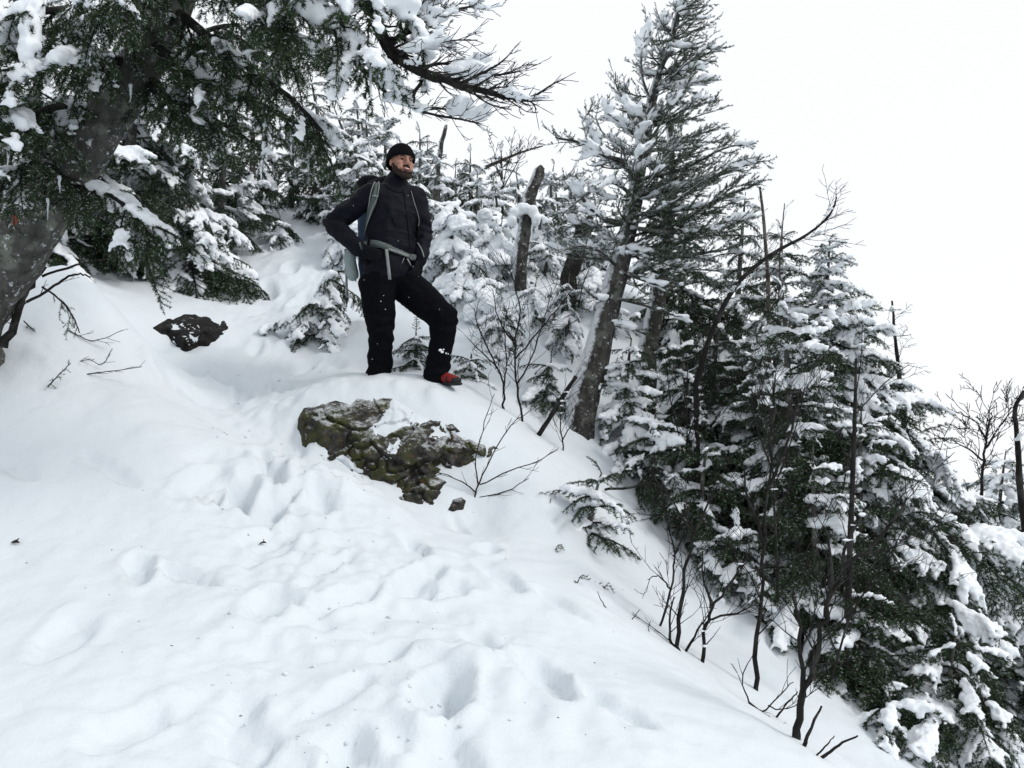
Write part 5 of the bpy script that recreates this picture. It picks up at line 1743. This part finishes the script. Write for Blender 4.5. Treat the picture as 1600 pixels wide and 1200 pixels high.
chip('dark curl of bark on the snow near the left edge', 24, 840, .026, 1)
chip('small dark bark chip in the middle of the trodden snow', 411, 847, .018, 2)
# needles and crumbs of bark shed on the snow: nobody could count them
rng = np.random.default_rng(4)
mb = MB()
qx, qy = rng.uniform(0, 1000, 60), rng.uniform(640, 1200, 60)
hp_ = hits(qx, qy)
gz_ = ground_h(hp_[:, 0], hp_[:, 1])
for i in range(len(qx)):
    s_ = rng.uniform(.0008, .0021)
    R3 = np.array(Matrix.Rotation(rng.uniform(0, 6), 3, 'Z'))
    mb.box((hp_[i, 0], hp_[i, 1], gz_[i] + s_ * .4), (s_ * rng.uniform(.8, 2.6), s_ * .7, s_ * .6), R3)
tag(link('bark_litter', mb.mesh('bark_litter', False), M['bark_dark']), 'scattered needles and bark crumbs lying on the trodden snow', 'litter', kind='stuff')

# red ribbon that marks the trail, tied to the tree at the left edge
rp = P(24, 342, 4.62)
mb = MB()
for dx in (-.012, .010):
    mb.box((dx * .7, 0, -.010), (.005, .0015, .024), np.array(Matrix.Rotation(.35 + dx * 8, 3, 'Y')))
mb.box((0, 0, .014), (.013, .004, .005))
tag(link('trail_ribbon', mb.mesh('trail_ribbon', False), plain('faded_red_ribbon', (.42, .07, .045), .7), None, rp), 'small faded red ribbon tied beside the leaning trunk at the left edge', 'ribbon')

# ------------------------------------------------------------------ all the firs and spruces of the slope
BG = 'small snow laden spruces and firs on the slope behind the hiker'
# (label, base px, distance, top pixel, radius, seed, options)
TREES = [
    # ---- behind and left of the hiker
    ('thin dark fir with a pointed tip against the sky, left of the hiker', 480, 10.4, (483, 112), .36, 1, dict(snow=.75, heavy=.4)),
    ('second thin pointed fir, directly right of the thinnest dark tip', 522, 9.9, (521, 166), .34, 2, dict(snow=.8, heavy=.5)),
    ('broad snow crusted spruce behind the hiker, left of his beanie', 574, 9.9, (572, 178), .46, 3, dict(snow=.95, heavy=.7)),
    ('slim snowy spruce rising behind the right side of the beanie', 655, 9.3, (656, 203), .28, 4, dict(snow=.9, heavy=.6)),
    ('snow covered low spruce at the left elbow of the hiker', 535, 10.2, (530, 228), .42, 5, dict(snow=1, heavy=.8, elev=(-30, 20))),
    ('snow crusted round spruce left of the trail head under the hanging limb', 405, 10.6, (410, 215), .46, 6, dict(snow=.95, heavy=.8, elev=(-30, 20))),
    ('dense dark fir behind the hanging limb, far up the trail', 395, 9.9, (400, 105), .62, 7, dict(snow=.6, heavy=.5)),
    ('dark fir in the gap between the thick limb and the tapering limb', 335, 9.2, (342, 120), .62, 8, dict(snow=.55, heavy=.6)),
    ('little snow mound spruce standing alone in the trail left of the hiker', 437, 9.4, (438, 338), .20, 9, dict(snow=1, heavy=.85, gap=.07, elev=(-35, 10))),
    # ---- between hiker and the windswept tree
    ('tall mounded spruce buried in snow just right of the hiker', 714, 8.5, (713, 305), .38, 10, dict(snow=1, heavy=1, gap=.10, elev=(-45, 0), pw=.6)),
    ('shorter mounded spruce buried in snow in front of the tall mounded one', 738, 8.0, (736, 384), .27, 11, dict(snow=1, heavy=1, gap=.08, elev=(-45, 0), pw=.6)),
    ('snowy spruce behind the hiker right of his shoulder', 690, 9.8, (692, 236), .40, 12, dict(snow=.85, heavy=.7)),
    ('dark pointed spruce tip on the skyline right of the hiker', 735, 10.8, (735, 238), .40, 13, dict(snow=.5, heavy=.4)),
    ('snow loaded spruce left of the upright broken snag', 770, 10.0, (770, 283), .50, 14, dict(snow=1, heavy=.85, elev=(-35, 10))),
    ('spiky thin spruce on the skyline left of the broken snag', 784, 11.5, (783, 232), .32, 15, dict(snow=.6, heavy=.4)),
    ('snow heaped spruce right behind the broken snag', 845, 9.6, (848, 318), .42, 16, dict(snow=1, heavy=.85, elev=(-40, 5))),
    ('snow heaped bushy spruce left of the snag foot', 783, 8.7, (785, 345), .30, 17, dict(snow=1, heavy=1, gap=.09, elev=(-40, 5), pw=.6)),
    ('snow covered spruce between the snag and the leaning stump', 872, 10.6, (868, 296), .42, 18, dict(snow=.95, heavy=.8)),
    ('small green fir with a thick snow cap left of the windswept trunk', 892, 7.6, (890, 428), .22, 19, dict(snow=.95, heavy=.9, gap=.09, elev=(-50, -10), pw=.5)),
    ('snow loaded spruce behind the left limbs of the windswept tree', 912, 9.4, (905, 300), .44, 20, dict(snow=.9, heavy=.8)),
    ('leaning snow plastered spruce on the skyline left of the beanie', 590, 11.2, (600, 168), .52, 200, dict(snow=.95, heavy=.8)),
    ('shaggy snow plastered spruce left of the broad crusted one', 548, 10.8, (556, 152), .50, 201, dict(snow=.95, heavy=.8)),
    ('shaggy dark spruce on the skyline under the hanging limb', 455, 11.3, (458, 140), .55, 202, dict(snow=.6, heavy=.6)),
    ('snow plastered spruce wall tree just above the trail head', 505, 11.4, (506, 205), .55, 203, dict(snow=1, heavy=.9)),
    ('shaggy snowy spruce behind the hiker at shoulder height, to his right', 672, 11.0, (668, 225), .50, 204, dict(snow=.95, heavy=.8)),
    ('low snow smothered spruce at the back between beanie and snag', 728, 11.4, (722, 275), .52, 205, dict(snow=1, heavy=.9)),
    ('snow smothered spruce filling the skyline gap left of the snag', 808, 11.3, (806, 268), .48, 206, dict(snow=.95, heavy=.8)),
    ('snow smothered spruce on the skyline between snag and leaning stump', 872, 11.6, (866, 255), .50, 207, dict(snow=.95, heavy=.8)),
    ('low snow smothered bush fir at the hikers raised elbow', 540, 9.0, (545, 330), .26, 208, dict(snow=1, heavy=1, gap=.08, elev=(-40, 0), pw=.5)),
    ('low snow smothered fir mound at the foot of the upright snag', 818, 8.9, (822, 402), .26, 209, dict(snow=1, heavy=1, gap=.08, elev=(-40, 0), pw=.5)),
    ('low snow smothered fir mound behind the tall bare shrub', 835, 7.9, (838, 440), .22, 210, dict(snow=1, heavy=.9, gap=.08, elev=(-40, 0), pw=.5)),
    ('low snow smothered fir mound right of the foot of the leaning stump', 932, 8.3, (930, 412), .24, 211, dict(snow=1, heavy=1, gap=.08, elev=(-40, 0), pw=.5)),
    ('low frosted fir brush at the left of the windswept trunk foot', 862, 6.75, (862, 562), .22, 212, dict(snow=.6, heavy=.3, gap=.06, elev=(-30, 5), pw=.5)),
    ('snow smothered fir just right of the bent knee of the hiker', 758, 7.9, (760, 425), .24, 213, dict(snow=1, heavy=1, gap=.08, elev=(-40, 0), pw=.5)),
    # ---- the left side under the overhanging boughs
    ('broad fir with very heavy snow cushions behind the leaning trunk', 285, 8.1, (238, 150), .80, 21, dict(snow=1, heavy=.95, snow_fn=lambda az, t: 1 if t > .24 else .2, elev=(-35, 5), pw=.7, asym=(.35, -20))),
    ('dark fir in the shade at the left edge behind the leaning trunk', 40, 7.2, (55, -60), .95, 22, dict(snow=.75, heavy=.6)),
    ('dark fir behind the leaning trunk, filling the gap above it', 150, 7.9, (160, -70), .95, 23, dict(snow=.7, heavy=.6)),
    ('tall dark fir at the top of the picture behind the tapering limb', 250, 8.9, (262, -80), .80, 24, dict(snow=.55, heavy=.5)),
    ('low dark shrubby fir with snow at the top of the trail bank', 185, 7.9, (185, 350), .40, 25, dict(snow=.35, heavy=.6, gap=.10, elev=(-25, 5), pw=.5)),
    ('low shrubby fir with a broad snow pillow left of the trail', 342, 8.2, (352, 388), .26, 26, dict(snow=.95, heavy=.85, gap=.08, elev=(-30, 0), pw=.5)),
    ('low dark shrubby fir between the snow pillow fir and the bank', 265, 8.2, (270, 352), .36, 27, dict(snow=.35, heavy=.7, gap=.10, elev=(-25, 5), pw=.5)),
    ('snow heaped spruce against the hiker, at his left elbow', 682, 8.9, (676, 300), .30, 50, dict(snow=1, heavy=.85, gap=.10, elev=(-40, 5), pw=.6)),
    ('wide snow heaped spruce between the mounded spruces and the snag', 757, 9.3, (752, 322), .42, 51, dict(snow=1, heavy=1, gap=.11, elev=(-40, 5), pw=.6)),
    ('small snow heaped spruce between the snag and the leaning stump', 850, 8.9, (856, 372), .26, 52, dict(snow=1, heavy=.85, gap=.09, elev=(-40, 5), pw=.5)),
    ('snowy spruce on the skyline just left of the windswept tree', 905, 10.8, (898, 262), .46, 53, dict(snow=.95, heavy=.8)),
    ('snow covered low spruce on the slope right of the leaning stump', 942, 9.0, (940, 378), .34, 54, dict(snow=1, heavy=.9, gap=.10, elev=(-35, 5), pw=.6)),
    ('pale snow covered spruce directly behind the beanie', 618, 10.6, (622, 232), .46, 55, dict(snow=1, heavy=.9)),
    ('snow plastered spruce left of the hiker behind his raised elbow', 545, 9.4, (548, 205), .44, 56, dict(snow=1, heavy=.9, elev=(-30, 15))),
    ('snow plastered low fir in the dip left of the trail head', 365, 9.9, (362, 280), .40, 57, dict(snow=.85, heavy=.8, gap=.11, elev=(-30, 5), pw=.6)),
    ('dark snowy fir under the curtain of the hanging limb', 320, 8.7, (318, 258), .48, 58, dict(snow=.65, heavy=.7, gap=.12)),
    ('snow crusted spruce on the skyline right of the beanie', 700, 11.2, (712, 262), .42, 59, dict(snow=.9, heavy=.8)),
    ('snow covered spruce tip behind the tall mounded spruce', 752, 10.4, (746, 268), .36, 60, dict(snow=.95, heavy=.8)),
    ('frost covered drooping fir bush at the left of the hiker legs', 512, 7.35, (522, 412), .40, 61, dict(snow=.9, heavy=.35, gap=.06, elev=(-50, -20), pw=.35, jit=22, ragged=.25)),
    ('low frosted fir sprig mound between the hiker legs', 648, 6.85, (650, 517), .13, 62, dict(snow=.5, heavy=.2, gap=.05, elev=(-20, 10), pw=.5)),
    ('low frosted fir mound beside the red boot, under the bare shrub', 735, 6.7, (737, 552), .15, 63, dict(snow=.5, heavy=.2, gap=.05, elev=(-20, 10), pw=.5)),
    ('snowy low fir behind the bent knee of the hiker', 790, 7.4, (782, 478), .26, 64, dict(snow=.9, heavy=.8, gap=.08, elev=(-35, 0), pw=.5)),
    ('half buried fir sapling on the open snow between boulder and thicket', 918, 5.45, (940, 738), .20, 65, dict(snow=.7, heavy=.4, gap=.075, per=4, elev=(-15, 25), pw=.5)),
    # ---- the right side
    ('tall symmetrical snow covered fir with a pointed tip at right', 1300, 6.8, (1297, 372), 1.62, 30, dict(snow=.95, heavy=.7, gap=.105, per=7, asym=(.25, 0), pw=1.2, snow_fn=lambda az, t: min(1, .42 + .55 * max(0, math.cos(az)) + .5 * t))),
    ('snowy fir in front of the tall symmetrical fir, slightly left and lower', 1232, 6.1, (1222, 438), .68, 31, dict(snow=.62, heavy=.5, gap=.125, per=5)),
    ('dark fir with a drooping snowy top between the deadwood and the tall fir', 1190, 7.6, (1222, 352), .74, 32, dict(snow=0.60, heavy=.5, gap=.14)),
    ('dark bushy fir below the windswept tree, crowded by bare twigs', 1120, 7.2, (1128, 470), .75, 33, dict(snow=0.48, heavy=.4, gap=.13)),
    ('small fir with two round snow cushions right of the windswept trunk foot', 984, 6.7, (987, 528), .26, 34, dict(snow=.9, heavy=.9, gap=.09, elev=(-20, 15), pw=.5)),
    ('low fir below the small cushioned fir at the edge of the slope', 1030, 6.4, (1025, 640), .42, 35, dict(snow=0.70, heavy=.5, gap=.10, elev=(-20, 15), pw=.6)),
    ('dark fir low on the slope behind the bare saplings', 1110, 6.0, (1105, 690), .52, 36, dict(snow=0.45, heavy=.4, gap=.11, pw=.6)),
    ('snow dusted bushy fir just right of the crooked saplings', 1165, 5.7, (1150, 815), .40, 37, dict(snow=.85, heavy=.5, gap=.09, elev=(-25, 10), pw=.5)),
    ('dark fir in the lower right thicket under the tall fir', 1290, 5.6, (1270, 700), .72, 38, dict(snow=0.40, heavy=.4, gap=.12)),
    ('spreading fir with long snow cushions at the lower right', 1420, 6.1, (1410, 745), .95, 39, dict(snow=.75, heavy=.6, gap=.12, asym=(.3, 0), elev=(-30, 15))),
    ('low snow covered fir at the bottom right edge of the picture', 1500, 5.2, (1495, 985), .75, 40, dict(snow=.85, heavy=.6, gap=.10, elev=(-30, 5), pw=.5)),
    ('small frosted fir at the bottom, right of the last sapling', 1395, 4.9, (1390, 1085), .34, 41, dict(snow=.9, heavy=.5, gap=.08, elev=(-20, 10), pw=.5)),
    ('dark fir in the thicket between the saplings and the frosted fir', 1330, 5.3, (1330, 905), .55, 42, dict(snow=0.50, heavy=.4, gap=.11)),
    ('fir with broad snow shelves at the right edge low on the slope', 1590, 6.4, (1600, 870), .85, 43, dict(snow=.95, heavy=.8, gap=.12, elev=(-30, 10))),
    ('round topped snow covered spruce far right behind the tall fir', 1570, 9.8, (1572, 702), .75, 44, dict(snow=1, heavy=.9, elev=(-35, 5), pw=.5)),
    ('snow covered spruce far right beneath the broken grey snag', 1610, 9.2, (1625, 770), .70, 45, dict(snow=.95, heavy=.9, elev=(-35, 5))),
    ('snowy spruce half hidden between the tall fir and the far right snag', 1500, 9.4, (1512, 760), .75, 46, dict(snow=.8, heavy=.7)),
    ('dark fir behind the windswept tree on its right', 1065, 8.6, (1075, 330), .80, 47, dict(snow=0.50, heavy=.4)),
    ('slender dark fir right of the windswept tree, reaching the skyline', 1150, 8.4, (1165, 300), .55, 48, dict(snow=.4, heavy=.4)),
    ('dark narrow fir behind the straight slim sapling', 1182, 6.7, (1182, 520), .58, 70, dict(snow=0.42, heavy=.3, gap=.11)),
    ('dark green fir between the slim sapling and the tall fir', 1258, 6.4, (1262, 560), .70, 71, dict(snow=0.50, heavy=.4, gap=.11)),
    ('dark fir at the foot of the leaning dead trunk', 1068, 6.9, (1062, 520), .48, 72, dict(snow=0.50, heavy=.4, gap=.11)),
    ('dark green fir in front of the tall fir, low in its shade', 1352, 5.9, (1346, 640), .78, 73, dict(snow=0.60, heavy=.4, gap=.11)),
]
for (lab, px, Y, top, Rd, sd, opt) in TREES:
    if sd < 30 or 50 <= sd < 61 or sd >= 200: opt['snow'] *= .9; opt.setdefault('jit', 17); opt.setdefault('ragged', .2)
    conifer(lab, px, Y, top, Rd, sd, BG if sd < 30 or 50 <= sd < 70 or sd >= 200 else 'firs crowding the right hand slope', **opt)
print('TRIS', sum(len(m.polygons) for m in bpy.data.meshes), 'OBJ', len(bpy.data.objects))
